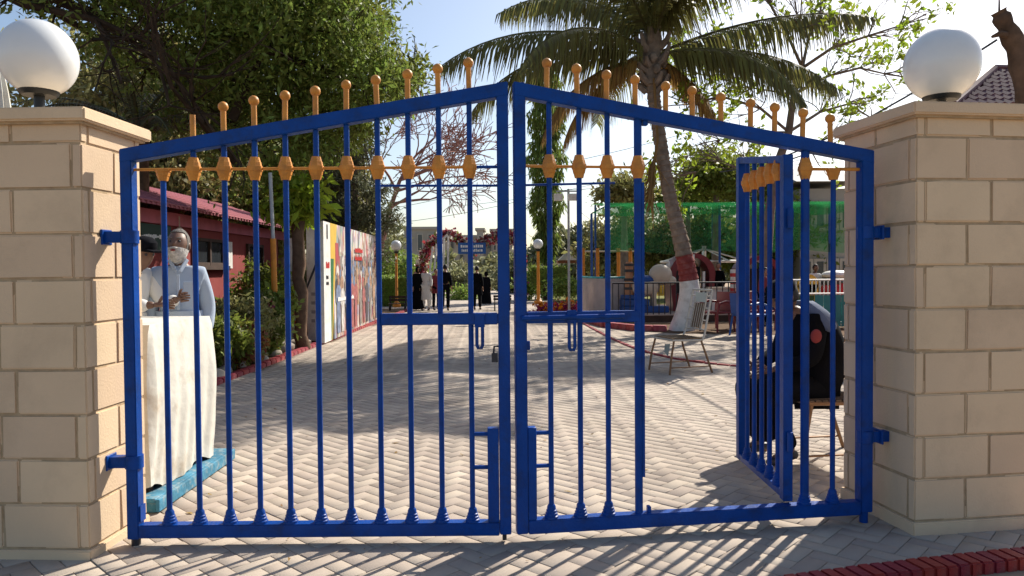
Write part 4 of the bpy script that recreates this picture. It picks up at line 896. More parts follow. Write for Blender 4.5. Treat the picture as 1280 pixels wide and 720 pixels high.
# ================================================================== BUILDINGS
def house(name, label, x0, x1, ytop, Y, depth, mt, rows, colsn, parapet=True, wv=(.3, .55), group=None):
    a = P(x0, ytop, Y); c = P(x1, ytop, Y); W_ = c.x - a.x; H_ = a.z
    t = thing(name, label, 'building', (a.x, Y, 0), 0, group)
    b = MB(); b.span((0, 0, 0), (W_, depth, H_)); b.build('wall', mt, t)
    if parapet: b = MB(); b.span((-.25, -.25, H_ + .002), (W_ + .25, depth + .25, H_ + .35)); b.build('parapet', mt, t)
    for r_ in range(rows):
        for k in range(colsn):
            cw = W_ / colsn; rh = H_ / rows; x = cw * (k + .5); z = rh * (r_ + .5)
            b = MB(); b.span((x - cw * wv[0] / 2 - .12, -.12, z - rh * wv[1] / 2 - .12), (x + cw * wv[0] / 2 + .12, -.01, z + rh * wv[1] / 2 + .12)); f = b.build('window', BUILD2 if mt is BUILD else BUILD, t)
            b = MB(); b.span((x - cw * wv[0] / 2, -.135, z - rh * wv[1] / 2), (x + cw * wv[0] / 2, -.121, z + rh * wv[1] / 2)); b.build('pane', GLASS, f)
    return t
fg = 'far buildings beyond the park'
house('apartment_block', 'grey block with a stepped roof and one tall dark window, left of the flower arch', 505, 545, 287, 95, 12, BUILD, 2, 3, True, (.4, .6), fg)
t = house('apartment_block', 'lower pale stepped block directly right of the left orange lamp', 478, 505, 299, 100, 10, BUILD2, 2, 3, True, group=fg)
house('apartment_block', 'long pale beige block behind the flower arch and blue sign', 548, 640, 297, 110, 12, BUILD2, 3, 8, True, group=fg)
house('apartment_block', 'grey stair tower rising above the long pale block', 596, 604, 288, 108, 6, BUILD, 2, 1, True, group=fg)
house('apartment_block', 'second grey tower at the right end of the long pale block', 614, 640, 289, 109, 6, BUILD, 2, 3, True, group=fg)
house('hillside_house', 'low grey house on the skyline left of the shade net pole', 697, 727, 292, 120, 10, BUILD, 2, 4, False, group=fg)
house('hillside_house', 'tiny far block at the skyline between two gate bars', 640, 664, 312, 130, 10, BUILD2, 2, 3, False, group=fg)
t = house('park_office', 'grey building with dark sloping roof above the right end of the shade net', 1000, 1064, 236, 30, 5, BUILD, 2, 4, False, (.5, .4))
H_ = P(0, 236, 30).z; b = MB(); b.add([(-.3, -.4, H_), (2.5, -.4, H_), (2.5, 2.5, H_ + .9), (-.3, 2.5, H_ + .9), (-.3, 5, H_), (2.5, 5, H_)], [(0, 1, 2, 3), (3, 2, 5, 4), (0, 3, 4), (1, 5, 2), (0, 4, 5, 1)]); b.build('roof', mat('grey roof sheet', (.2, .2, .2), .7, .2, 3), t)
# tiled house right
t = thing('tiled_house', 'purple tiled roof corner showing behind the right pillar', 'building', (P(1195, 128, 11).x - .1, 10.6, 0)); lo = Vector(t.location)
e0, e1 = P(1190, 135, 11) - lo, P(1330, 133, 11) - lo; rd = Vector((.45, 1.6, .72)); b = MB(); b.span((.5, .6, 0), (5.5, 4.0, e0.z - .05)); b.build('wall', KIOSK, t)
f0, f1 = e0, e0 + Vector((6, 0, 0)); r0_, r1_ = e0 + Vector((1.9, 1.9, 1.05)), e0 + Vector((4.2, 1.9, 1.05))
b = MB(); b.add([f0, f1, r1_, r0_, f0 + Vector((0, 3.8, 0)), f1 + Vector((0, 3.8, 0))], [(0, 1, 2, 3), (0, 3, 4), (4, 3, 2, 5), (1, 5, 2), (0, 4, 5, 1)]); rf = b.build('roof', PROOF, t)
b = MB(); n_ = 46
for i in range(n_):
    u = i / n_; x = 6 * u; zz = min(1, x / 1.9, (6 - x) / 1.8) if 0 < x < 6 else 0
    if zz <= .03: continue
    for k in range(int(9 * zz)):
        a = k / 9; c_ = min((k + 1.15) / 9, zz); p0 = f0 + Vector((x, a * 1.9, a * 1.05 + .03)); p1 = f0 + Vector((x, c_ * 1.9, c_ * 1.05 + .012)); b.tube([p0, p1], .06, 6)
b.tube([f0 + Vector((0, 0, .05)), r0_ + Vector((0, 0, .05)), r1_ + Vector((0, 0, .05))], .08, 8)
o = b.build('tile', PROOF, rf, smooth=True); o['kind'] = 'stuff'
# broken trunk right
tp = [P(1300, 200, 7.2), P(1283, 110, 7.2), P(1270, 60, 7.2), P(1254, 26, 7.2), P(1248, 14, 7.2)]
t = thing('dead_trunk', 'broken leafless grey trunk leaning in at the top right corner', 'tree', (tp[0].x + .2, 7.2, 0)); lo = Vector(t.location)
b = MB(); q = [Vector((0, 0, 0)), Vector((.05, 0, 1.2))] + [p - lo for p in tp]; b.tube(curve(q, 4), [.15 - .0035 * i + .012 * math.sin(i * 1.9) for i in range(len(curve(q, 4)))], 12)
b.build('trunk', BARK, t, smooth=True); b = MB(); b.tube([P(1262, 45, 7.2) - lo, P(1250, 42, 7.1) - lo, P(1240, 46, 7.1) - lo], [.04, .03, .015], 6); b.build('limb', BARK, t); b = MB(); b.tube([P(1249, 16, 7.2) - lo, P(1249, -10, 7.3) - lo], [.012, .006], 4); b.build('limb', BARK, t)
# cables
def cable(pts, r, label, group='overhead cables'):
    q = [P(*p) for p in pts]; a = q[0]; b = MB(); m_ = []
    for i in range(len(q) - 1):
        for k in range(10): u = k / 10; m_.append(q[i].lerp(q[i + 1], u) - a - Vector((0, 0, .25 * 4 * u * (1 - u))))
    m_.append(q[-1] - a); b.tube(m_, r, 5); o = b.build('cable', DARKM, None); o.location = a; tag(o, label, 'cable', group)
cable([(1246, 50, 7.1), (900, 215, 14)], .012, 'dark cable slanting down from the dead trunk behind the right globe lamp')
cable([(480, 262, 45), (700, 205, 40), (1000, 120, 36)], .014, 'thin cable rising to the right behind the palm trunk')
cable([(480, 280, 45), (700, 238, 40), (1000, 200, 36)], .014, 'thin middle cable crossing behind the columnar tree')
cable([(560, 258, 50), (760, 226, 45), (1000, 205, 40)], .014, 'faint lower cable crossing above the green net')

# ================================================================== SHADE NET CANOPY
sn = thing('shade_canopy', 'green shade net canopy on thin blue poles over the play area', 'canopy', (P(740, 400, 21).x, 21, 0)); lo = Vector(sn.location)
x0, x1 = P(762, 254, 21).x - lo.x, P(762, 254, 21).x - lo.x + 9.0; zt = P(800, 255, 21).z; zb = P(800, 316, 21).z
def netgrid(name, fn, nu, nv):
    V = [fn(i / nu, j / nv) for j in range(nv + 1) for i in range(nu + 1)]; Fq = [(j*(nu+1)+i, j*(nu+1)+i+1, (j+1)*(nu+1)+i+1, (j+1)*(nu+1)+i) for j in range(nv) for i in range(nu)]
    b = MB(); b.add(V, Fq); return b.build(name, NETD if name == 'side_net' else NET, sn, smooth=True)
netgrid('side_net', lambda u, v: (x0 + (x1 - x0) * u, .08 * math.sin(u * 40) * v + .05 * math.sin(u * 17 + v * 5), zt - (zt - zb) * v + .05 * math.sin(u * 23) * v), 60, 10)
netgrid('valance', lambda u, v: (x0 + (x1 - x0) * u, -.12 + .04 * math.sin(u * 60), zt + .01 - (.33 + .04 * math.sin(u * 31)) * v), 60, 4)
netgrid('valance_fold', lambda u, v: (x0 + (x1 - x0) * u, -.17 + .05 * math.sin(u * 50 + 1), zt - .02 - (.29 + .06 * math.sin(u * 21)) * v), 60, 4)
netgrid('roof_net', lambda u, v: (x0 - .5 * v * (1 - u) + (x1 - x0) * u, 3.6 * v, zt + .04 + .28 * v - .10 * math.sin(u * 6 * PI) ** 2 * math.sin(v * PI)), 40, 8)
b = MB(); xa = 0; za = P(740, 267, 21).z; b.add([(xa, -.1, za), (x0, -.05, zt), (x0, -.05, zt - .33), (x0 - .02, -.05, za - .05)], [(0, 1, 2, 3)]); b.build('corner_net', NET, sn)
for x in (0, x0 + 3.2, x0 + 6.4, x1):
    b = MB(); b.tube([(x, 0, 0), (x, 0, zt if x else za)], .035, 8); b.build('pole', BLUEP, sn)
for x in (x0, x0 + 4, x1): b = MB(); b.tube([(x, 3.6, 0), (x, 3.6, zt + .3)], .035, 8); b.build('pole', BLUEP, sn)
b = MB(); b.tube([(0, 0, za), (x0, 0, zt), (x1, 0, zt)], .022, 6); b.build('edge_cable', DARKM, sn)

# ================================================================== PLAY AREA
YR = 18.6
def rail_fence(name, label, x0, x1, Y, z1, mt, n, r=.014, rr_=.022, z0=.08, group=None):
    t = thing(name, label, 'railing', (x0, Y, 0), 0, group); W_ = x1 - x0
    b = MB(); b.tube([(0, 0, z1), (W_, 0, z1)], rr_, 8); b.tube([(0, 0, z0), (W_, 0, z0)], rr_ * .8, 8); b.build('rail', mt, t)
    me = None
    for i in range(n + 1):
        if me is None: b = MB(); b.tube([(0, 0, z0 - .08 if False else z0), (0, 0, z1)], r, 6); o = b.build('baluster', mt, t); me = o.data
        else: o = bpy.data.objects.new('baluster', me); link(o, t)
        o.location = (W_ * i / n, 0, 0)
    return t
xl = P(766, 400, YR).x; rail_fence('railing', 'dark thin metal railing around the rides, behind palm and garden chair', xl, P(925, 400, YR).x, YR, P(0, 360, YR).z, DARKM, 22)
c0, c1 = P(985, 380, 17).x, P(1075, 380, 17).x
rail_fence('railing', 'white railing behind the seated guard, right of the wicket', c0, c1, 17, P(0, 358, 17).z, WHITEP, 18)
t = thing('ride_platform', 'low dark brown platform edge under the dark railing', 'platform', (xl, YR + .1, 0)); b = MB(); b.span((0, -.25, 0), (6.2, 5, .17)); b.build('slab', BROWNP, t, bevel=.01)
b = MB(); b.span((0.02, -.22, .171), (6.18, 4.98, .19)); b.build('deck', mat('pale deck', (.45, .33, .27), .9, .15, 3), t)
t = thing('picket_fence', 'curved cream picket fence with turquoise top rail beside the flower bed', 'fence', (P(728, 400, 20).x, 20, 0)); lo = Vector(t.location)
fc = curve([P(727, 400, 23) - lo, P(738, 400, 20.5) - lo, P(752, 402, 19.8) - lo, P(772, 402, 20) - lo, P(800, 402, 20.6) - lo], 8); zt_ = P(0, 354, 20).z
for p in fc: p.z = 0
for i, p in enumerate(fc): b = MB(); b.box((p.x, p.y, zt_ / 2), (.085, .03, zt_)); b.build('picket', mat('cream picket', (.55, .46, .42), .7, .1, 5), t)
b = MB(); b.tube([p + Vector((0, 0, zt_ + .02)) for p in fc], .035, 6); b.build('top_rail', TEALP, t)
# animal ride
def ride(name, label, px, Y, z=.19): return thing(name, label, 'ride', (P(px, 390, Y).x, Y, z))
Yr = 19.6; s_ = Yr / 900
t = ride('animal_ride', 'coin-operated animal ride with blue stepped base, cream round body and striped neck', 805, Yr)
b = MB(); b.span((-.62, -.3, 0), (.62, .35, .18)); b.span((-.62, -.28, .181), (.1, .33, .36)); b.span((-.6, -.26, .361), (-.25, .3, .48)); b.build('base', BLUEP, t, bevel=.02, smooth=True)
b = MB(); b.ball((.45, 0, 1.02), (.32, .27, .29), 18, 12); b.ball((.72, -.02, .86), (.16, .15, .13), 14, 10); b.build('head', TAN, t, smooth=True)
b = MB(); b.ball((.02, 0, .68), (.42, .26, .26), 18, 12); b.build('body', TAN, t, smooth=True)
b = MB(); b.ball((-.02, 0, .88), (.34, .24, .14), 16, 8); b.build('saddle', BLUEP, t, smooth=True)
b = MB(); b.lathe([(.12, .36), (.14, .7), (.1, 1.1), (.12, 1.3), (.08, 1.38)], (-.4, 0, 0), 12); nk = b.build('tail', mat('orange brown fibreglass', (.42, .2, .1), .5, .15, 6), t, smooth=True)
for z in (.62, .86, 1.1, 1.26): b = MB(); b.lathe([(.145, z), (.145, z + .07)], (-.4, 0, 0), 12); b.build('stripe', DARKM, nk)
for x in (-.2, .25):
    for y in (-.14, .14): b = MB(); b.lathe([(.07, .18), (.06, .4), (.08, .6)], (x, y, 0), 8); b.build('leg', TAN, t)
for x in (.38, .55): b = MB(); b.ball((x, .16, 1.28), (.05, .03, .05), 10, 8); b.build('ear', BROWNP, t)
t = ride('train_ride', 'glossy maroon arched ride cab behind the painted palm trunk', 861, 20.4); t.scale = (1.5, 1.3, 1.38)
b = MB(); pr = []
for k in range(17): a = PI * k / 16; pr.append((.42 * math.cos(a), .75 + .42 * math.sin(a)))
pr = [(.36, 0)] + pr + [(-.36, 0)]; pi_ = [(x * .74, z * .92 + (.02 if z == 0 else 0)) for x, z in pr]; n_ = len(pr)
V = [(x, -.35, z) for x, z in pr] + [(x, -.35, z) for x, z in pi_] + [(x, .35, z) for x, z in pr] + [(x, .35, z) for x, z in pi_]
Fq = []
for k in range(n_ - 1): Fq += [(k, k+1, n_+k+1, n_+k), (2*n_+k+1, 2*n_+k, 3*n_+k, 3*n_+k+1), (k, 2*n_+k, 2*n_+k+1, k+1), (n_+k+1, 3*n_+k+1, 3*n_+k, n_+k)]
b.add(V, Fq); b.build('cab_arch', REDP, t)
b = MB(); b.span((-.26, .2, .1), (.26, .3, .9)); b.build('cab_back', BLACK, t); b = MB(); b.span((-.3, -.3, 0), (.3, .2, .35)); b.build('seat', REDP, t, bevel=.03)
b = MB(); b.lathe([(.05, -.01), (.06, 0), (.05, .01)], (-.5, -.36, 1.0), 12); b.ball((-.44, -.3, .9), (.04, .05, .12), 12, 8); b.build('side_panel', WHITEP, t)
b = MB(); b.box((-.02, -.37, 1.08), (.1, .02, .12)); b.build('badge', WHITEP, t)
t = ride('train_ride', 'second maroon ride cab seen between the wicket bars', 945, 20.2); t.scale = (1.3, 1.2, 1.3)
b = MB(); b.add([(x * 1.1, y, z) for x, y, z in V], Fq); b.build('cab_arch', REDP, t); b = MB(); b.span((-.28, .2, .1), (.28, .3, .9)); b.build('cab_back', BLACK, t); b = MB(); b.span((-.3, -.3, 0), (.3, .2, .4)); b.build('seat', BLUEP, t, bevel=.03)
# carousel frames
t = thing('swing_carousel', 'white spoked overhead frame of a merry-go-round behind the palm trunk', 'ride', (P(880, 330, 23).x, 23, 0)); lo = Vector(t.location); zc = P(880, 327, 23).z; 
b = MB(); b.tube([(0, 0, 0), (0, 0, zc + .5)], .07, 8); b.build('mast', WHITEP, t)
b = MB()
for k in range(10): a = 2 * PI * k / 10; b.tube([(0, 0, zc + .42), (1.35 * math.cos(a), 1.35 * math.sin(a), zc)], .022, 6)
b.tube([(1.35 * math.cos(2 * PI * k / 30), 1.35 * math.sin(2 * PI * k / 30), zc) for k in range(31)], .035, 6); b.build('spoked_frame', WHITEP, t)
for k in range(5):
    a = 2 * PI * k / 5 + .3; x, y = 1.3 * math.cos(a), 1.3 * math.sin(a)
    b = MB(); b.span((x - .16, y - .14, .5), (x + .16, y + .14, .56)); b.span((x - .16, y + .11, .561), (x + .16, y + .14, .9)); b.build('seat', [REDC, BLUEP, YELC, TEALP, REDC][k], t); b = MB(); b.tube([(x, y, .56), (x, y, zc)], .012, 5); b.build('hanger', GREYM, t)
t = thing('swing_set', 'white swing beam with orange hanging posts left of the palm', 'swing', (P(735, 390, 24).x, 24, 0)); lo = Vector(t.location); z0_ = P(0, 320, 24).z
b = MB(); b.tube([(-.2, 0, z0_), (1.7, 0, z0_)], .03, 6); b.build('beam', TAN, t)
for px in (729, 747, 773, 788):
    x = P(px, 330, 24).x - lo.x; b = MB(); b.tube([(x, 0, .9), (x, 0, z0_ + .1)], .06, 8); b.build('orange_post', ORANGE, t); b = MB(); b.tube([(x, 0, 0), (x, 0, .9)], .035, 6); b.build('blue_post', BLUEP, t)
# booth + striped pole
t = thing('ticket_booth', 'small cream counter booth at the left edge of the wicket', 'booth', (P(903, 390, 19.5).x, 19.5, .19)); b = MB(); b.span((-.35, 0, 0), (.4, .5, .62)); b.build('counter', WHITEP, t); b = MB(); b.span((-.4, -.05, .621), (.45, .55, .67)); b.build('counter_top', TAN, t)
b = MB(); b.span((-.42, .4, .3), (-.36, .46, 1.1)); b.build('post', WHITEP, t)
t = thing('striped_pole', 'short red and white striped pole beside the booth', 'pole', (P(916, 390, 19.4).x, 19.4, .19))
for k in range(8): b = MB(); b.lathe([(.07, .35 + .1 * k), (.07, .45 + .1 * k)], n=10); b.build('band', [REDC, WHITEP][k % 2], t)
b = MB(); b.lathe([(.03, 0), (.03, .35)], n=8); b.build('stem', GREYM, t)
# children's seats right
def cx(px, Y): return P(px, 380, Y).x
t = thing('toy_car_ride', 'yellow rounded ride seat with wooden back panel right of the wicket stile', 'ride', (cx(1014, 18), 18.2, 0)); b = MB(); b.span((-.25, 0, .1), (.28, .5, .7)); b.build('body', YELC, t, bevel=.08, smooth=True, seg=3)
b = MB(); b.lathe([(.0, -.03), (.26, -.03), (.26, .03), (0, .03)], (0, 0, 0), 20); b.v = [(x, z, y) for x, y, z in b.v]; b.v = [(x, y + .02, z + .95) for x, y, z in b.v]; b.span((-.25, -.01, .7), (.26, .05, .95)); b.build('backrest', YELC, t)
b = MB(); b.span((-.2, -.02, .0), (.22, .4, .099)); b.build('base', BROWNP, t)
t = thing('toy_car_ride', 'red and white ride car with dark windscreen beside the right pillar', 'ride', (cx(1046, 18.6), 18.6, 0)); b = MB(); b.ball((0, 0, .75), (.42, .4, .3), 18, 10); b.build('body', REDC, t, smooth=True); b = MB(); b.ball((0, 0, 1.18), (.38, .36, .12), 18, 8); b.build('roof', WHITEP, t, smooth=True); b = MB(); b.ball((-.1, 0, 1.0), (.3, .32, .16), 14, 8); b.build('windscreen', GLASS, t, smooth=True); b = MB(); b.lathe([(.3, 0), (.3, .4), (.15, .5)], n=14); b.build('base', GREENP, t)
t = thing('teal_panel_fence', 'teal and green panel fence low behind the seated guard', 'fence', (cx(990, 16), 16.2, 0))
for k in range(9): b = MB(); b.span((k * .2, 0, .04), (k * .2 + .18, .03, .75)); b.build('panel', [TEALP, GREENP][k in (1, 2)], t)
b = MB(); b.tube([(0, .05, .78), (1.8, .05, .78)], .02, 6); b.build('rail', WHITEP, t)
# pavilion
t = thing('pavilion', 'small pavilion with pale tent roof and brown eave beyond the topiary bush', 'pavilion', (P(711, 340, 34).x, 34, 0)); ze = P(0, 331, 34).z; zp = P(0, 320, 34).z
b = MB(); b.lathe([(.72, ze), (.12, zp), (.12, zp + .05)], n=4); b.build('roof', TAN, t); b = MB(); b.lathe([(.76, ze - .13), (.76, ze - .001)], n=4); b.build('eave', mat('brown eave', (.3, .1, .05), .7, .1, 4), t); b = MB(); b.lathe([(.2, zp + .05), (.2, zp + .09), (.02, zp + .16)], n=4); b.build('cap', BROWNP, t)
for x, y in ((-.45, -.45), (.45, -.45), (.45, .45), (-.45, .45)): b = MB(); b.tube([(x, y, 0), (x, y, ze - .13)], .05, 6); b.build('post', WHITEP, t)
# benches
for k, (px, py, lab) in enumerate(((497, 389, 'dark low bench at the left end of the middle rail'), (628, 388, 'brown bench with slatted back just left of the meeting stiles'))):
    g0 = G(px, py); t = thing('bench', lab, 'bench', tuple(g0), 0, 'benches along the far walk'); t.scale = (.62, .7, .62)
    for q in range(3): b = MB(); b.span((-.5, -.2 + q * .14, .40), (.5, -.08 + q * .14, .43)); b.build('seat_slat', BROWNP, t)
    for q in range(2): b = MB(); b.span((-.5, .24, .55 + q * .16), (.5, .27, .67 + q * .16)); b.build('back_slat', BROWNP, t)
    for x in (-.42, .42): b = MB(); b.span((x - .03, -.18, 0), (x + .03, -.12, .4)); b.span((x - .03, .18, 0), (x + .03, .235, .82)); b.build('leg', DARKM, t)

# ================================================================== CHAIRS
def garden_chair(loc, rz, label, group=None, frame=WHITEP, weave=WEAVE, w_=.48, back_h=1.08, legs=BRONZE):
    """faces local -Y"""
    t = thing('garden_chair', label, 'chair', loc, rz, group); h = w_ / 2
    r_ = .014
    b = MB()
    for s_ in (-1, 1):
        b.tube([(s_ * h, -.24, .44), (s_ * h, .2, .43)], r_, 8)
    b.tube([(-h, -.24, .44), (h, -.24, .44)], r_, 8); b.tube([(-h, .2, .43), (h, .2, .43)], r_, 8); b.build('seat_frame', frame, t, smooth=True)
    for s_ in (-1, 1):
        b = MB(); b.tube([(s_ * h, -.22, .43), (s_ * (h + .02), -.27, .22), (s_ * (h + .03), -.30, 0)], r_, 8); b.build('leg', legs, t, smooth=True)
        b = MB(); b.tube([(s_ * h, .18, .43), (s_ * (h + .02), .22, .3), (s_ * (h + .03), .33, 0)], r_, 8); b.build('leg', legs, t, smooth=True)
        b = MB(); b.tube([(s_ * (h + .028), -.293, .09), (s_ * (h + .028), .30, .09)], .008, 6); b.build('stretcher', legs, t)
        b = MB(); b.tube([(s_ * h, .2, .43), (s_ * (h + .0), .235, .5), (s_ * (h - .01), .36, back_h)], r_, 8); b.build('back_post', frame, t, smooth=True)
    def bp(z): return .235 + (z - .5) * (.125 / (back_h - .5))
    b = MB(); b.tube([(-h + .01, bp(back_h) , back_h), (h - .01, bp(back_h), back_h)], r_, 8); b.tube([(-h, bp(.56), .56), (h, bp(.56), .56)], .011, 8)
    for x in (-.13, .13): b.tube([(x, bp(.56), .56), (x, bp(back_h), back_h)], .010, 6)
    b.build('back_frame', frame, t, smooth=True)
    b = MB()
    for i in range(8): z = .60 + i * (back_h - .2 - .60) / 7; b.beam((-.125, bp(z) + .004, z), (.125, bp(z) + .004, z), .008, .048)
    b.build('back_weave', weave, t); b = MB()
    for i in range(5): x = -.1 + .05 * i; b.beam((x, bp(.56) - .006, .57), (x, bp(back_h - .18) - .006, back_h - .18), .009, .006)
    b.build('back_strand', frame, t)
    b = MB(); b.beam((-.12, bp(back_h - .1), back_h - .1), (.12, bp(back_h - .1), back_h - .1), .012, .13); b.build('back_panel', mat('pale green panel', (.5, .55, .5), .6, .1, 5), t)
    for s_ in (-1, 1):
        b = MB()
        for z in (.68, .84, 1.0):
            if z < back_h - .04: b.tube([(s_ * .13, bp(z), z), (s_ * (h - .005), bp(z), z)], .009, 6)
        b.build('back_rung', frame, t)
    b = MB()
    for i in range(9): y = -.22 + i * .05; b.beam((-h - .005, y, .444), (h + .005, y, .444), .040, .034)
    for i in range(9): x = -h + .03 + i * (w_ - .06) / 8; b.beam((x, -.245, .465), (x, .2, .464), .018, .004)
    b.build('seat_weave', weave, t)
    return t
cpos = (G(820, 466) + G(845, 470) + G(852, 457) + G(878, 464)) / 4
cc = garden_chair((cpos.x, cpos.y, 0), R(-72), 'empty white metal garden chair with woven seat on the red kerb before the palm', None, mat('aged cream enamel', (.52, .48, .41), .5, .1, 8))
b = MB(); q = P(831, 430, cpos.y - .2) - Vector(cc.location); Mi = Matrix.Rotation(R(72), 3, 'Z'); q = Mi @ q
b.add([q, q + Vector((.02, .07, 0)), q + Vector((.03, .03, -.16)), q + Vector((.02, -.02, -.1)), q + Vector((.012, .005, 0))], [(0, 1, 2, 3), (4, 3, 2, 1)]); b.build('hanging_rag', mat('grey rag', (.25, .3, .3), .9), cc)
def arm_chair(px, Y, rz, label, mt=REDP):
    t = thing('armchair', label, 'chair', (P(px, 400, Y).x, Y, 0), rz, 'plastic armchairs by the railing')
    b = MB(); b.box((0, 0, .42), (.5, .48, .05)); b.build('seat', mt, t, bevel=.02, smooth=True)
    b = MB(); b.add([(x * .25, .22 + .1 * (z - .44) - .05 * (1 - x * x) * 0 + dy, z) for dy in (0, .03) for x in (-1, 1) for z in (.44, .86)], [(0, 1, 3, 2), (6, 7, 5, 4), (0, 4, 5, 1), (1, 5, 7, 3), (3, 7, 6, 2), (2, 6, 4, 0)]); b.build('backrest', mt, t, bevel=.01)
    for s_ in (-1, 1):
        b = MB(); b.tube([(s_ * .25, -.24, 0), (s_ * .26, -.25, .4), (s_ * .27, -.2, .62), (s_ * .27, 0, .66), (s_ * .26, .24, .64)], [.022, .022, .028, .03, .022], 8); b.build('arm', mt, t, smooth=True)
        b = MB(); b.tube([(s_ * .24, .2, .42), (s_ * .25, .28, 0)], .02, 8); b.build('leg', mt, t)
arm_chair(896, 15.6, R(-60), 'maroon armchair nearest the white garden chair'); arm_chair(915, 16.2, R(200), 'maroon armchair half hidden by the wicket stile'); arm_chair(948, 15.8, R(30), 'maroon armchair behind the wicket bars'); arm_chair(936, 14.6, R(120), 'dark blue plastic armchair seen between the first wicket bars', BLUEP)

# ================================================================== TABLE WITH SHEET
tb = thing('pallet', 'worn turquoise wooden pallet under the white covered table', 'pallet', (-2.32, 4.05, 0), R(1))
for k in range(5): b = MB(); x = -.66 + k * .2; b.span((x, -.02, .062), (x + .155, 1.15, .085)); b.build('plank', TEAL, tb, bevel=.004)
for y in (0, .5, 1.0): b = MB(); b.span((-.66, y, 0), (.29, y + .1, .0615)); b.build('bearer', TEAL, tb, bevel=.004)
b = MB(); b.span((.296, -.02, .01), (.318, 1.15, .08)); b.build('side_board', TEAL, tb, bevel=.003)
tt = thing('table', 'tall table hidden under a stained white sheet behind the left stile', 'table', (-2.42, 4.55, .087))
b = MB(); b.box((0, 0, .95), (.62, .8, .03)); b.build('top', BROWNP, tt)
for x in (-.27, .27):
    for y in (-.36, .36): b = MB(); b.box((x, y, .467), (.05, .05, .934)); b.build('leg', BROWNP, tt)
ts = thing('table_sheet', 'stained white sheet draped over the tall table, hanging to the turquoise pallet', 'tablecloth', (-2.42, 4.55, .087))
W2, D2, H2 = .335, .43, .975
V = []; Fq = []; per = []; rq = random.Random(4)
nn = 160; tot = 4 * (W2 + D2) * 1.0
def perim(u):
    s_ = (u % 1) * (4 * (W2 + D2)); 
    for L_, f, nrm in ((2 * W2, lambda a: (-W2 + a, -D2), (0, -1)), (2 * D2, lambda a: (W2, -D2 + a), (1, 0)), (2 * W2, lambda a: (W2 - a, D2), (0, 1)), (2 * D2, lambda a: (-W2, D2 - a), (-1, 0))):
        if s_ <= L_: return f(s_), nrm, min(s_, L_ - s_)
        s_ -= L_
    return (-W2, -D2), (0, -1), 0
rows = 26
for j in range(rows + 1):
    v = j / rows
    for i in range(nn):
        (x, y), (nx, ny), ed = perim(i / nn); u = i / nn
        fo = (.009 * math.sin(u * 2 * PI * 9 + 2.2 * math.sin(u * 9) + v) + .006 * math.sin(u * 2 * PI * 23 + v * 2.5)) * (v ** .8) + .035 * math.sin(PI * min(1, v * 1.1)) * .7 + .012 * noise.noise(Vector((x * 4, y * 4, v * 3)))
        if j == 0: fo = -.012
        zz = H2 - v * (H2 - .0) - (0 if j else 0); zz += (.03 * math.sin(u * 2 * PI * 5 + 1) + .01 * math.sin(u * 60)) * (v ** 3) - (.012 if j else 0) + .02 * v ** 4
        V.append((x + nx * fo, y + ny * fo, max(zz, .004)))
for j in range(rows):
    for i in range(nn): i2 = (i + 1) % nn; Fq.append((j*nn+i, (j+1)*nn+i, (j+1)*nn+i2, j*nn+i2))
b = MB(); b.add(V, Fq); n0 = len(b.v); b.v.append((0, 0, H2 + .004)); b.f += [(i, (i + 1) % nn, n0) for i in range(nn)]
b.build('sheet', SHEET, ts, smooth=True)
#@@PART4
# ================================================================== PEOPLE
def skin_add(b, verts, edges, radii, sub=1, M=None):
    me = bpy.data.meshes.new('tmp'); me.from_pydata([tuple(v) for v in verts], edges, []); o = bpy.data.objects.new('tmp', me); C.objects.link(o)
    o.modifiers.new('s', 'SKIN'); sv = me.skin_vertices[0].data
    for i, r_ in enumerate(radii): sv[i].radius = r_ if hasattr(r_, '__len__') else (r_, r_)
    sv[0].use_root = True
    if sub: s_ = o.modifiers.new('u', 'SUBSURF'); s_.levels = sub; s_.render_levels = sub
    dg = bpy.context.evaluated_depsgraph_get(); dg.update(); ev = o.evaluated_get(dg); m2 = ev.to_mesh()
    b.add([tuple(v.co) for v in m2.vertices], [tuple(p.vertices) for p in m2.polygons]); ev.to_mesh_clear()
    bpy.data.objects.remove(o); bpy.data.meshes.remove(me)
STAND = dict(pel=(0, 0, .93), spi=(0, .01, 1.12), che=(0, .01, 1.30), nb=(0, .02, 1.44), nt=(0, .0, 1.52), head=(0, -.02, 1.60),
    sL=(-.155, .01, 1.375), eL=(-.205, .02, 1.11), wL=(-.215, -.06, .88), sR=(.155, .01, 1.375), eR=(.205, .02, 1.11), wR=(.215, -.06, .88),
    hL=(-.09, 0, .90), kL=(-.1, -.02, .50), aL=(-.1, .03, .09), tL=(-.11, -.13, .035), hR=(.09, 0, .90), kR=(.1, -.02, .50), aR=(.1, .03, .09), tR=(.11, -.13, .035))
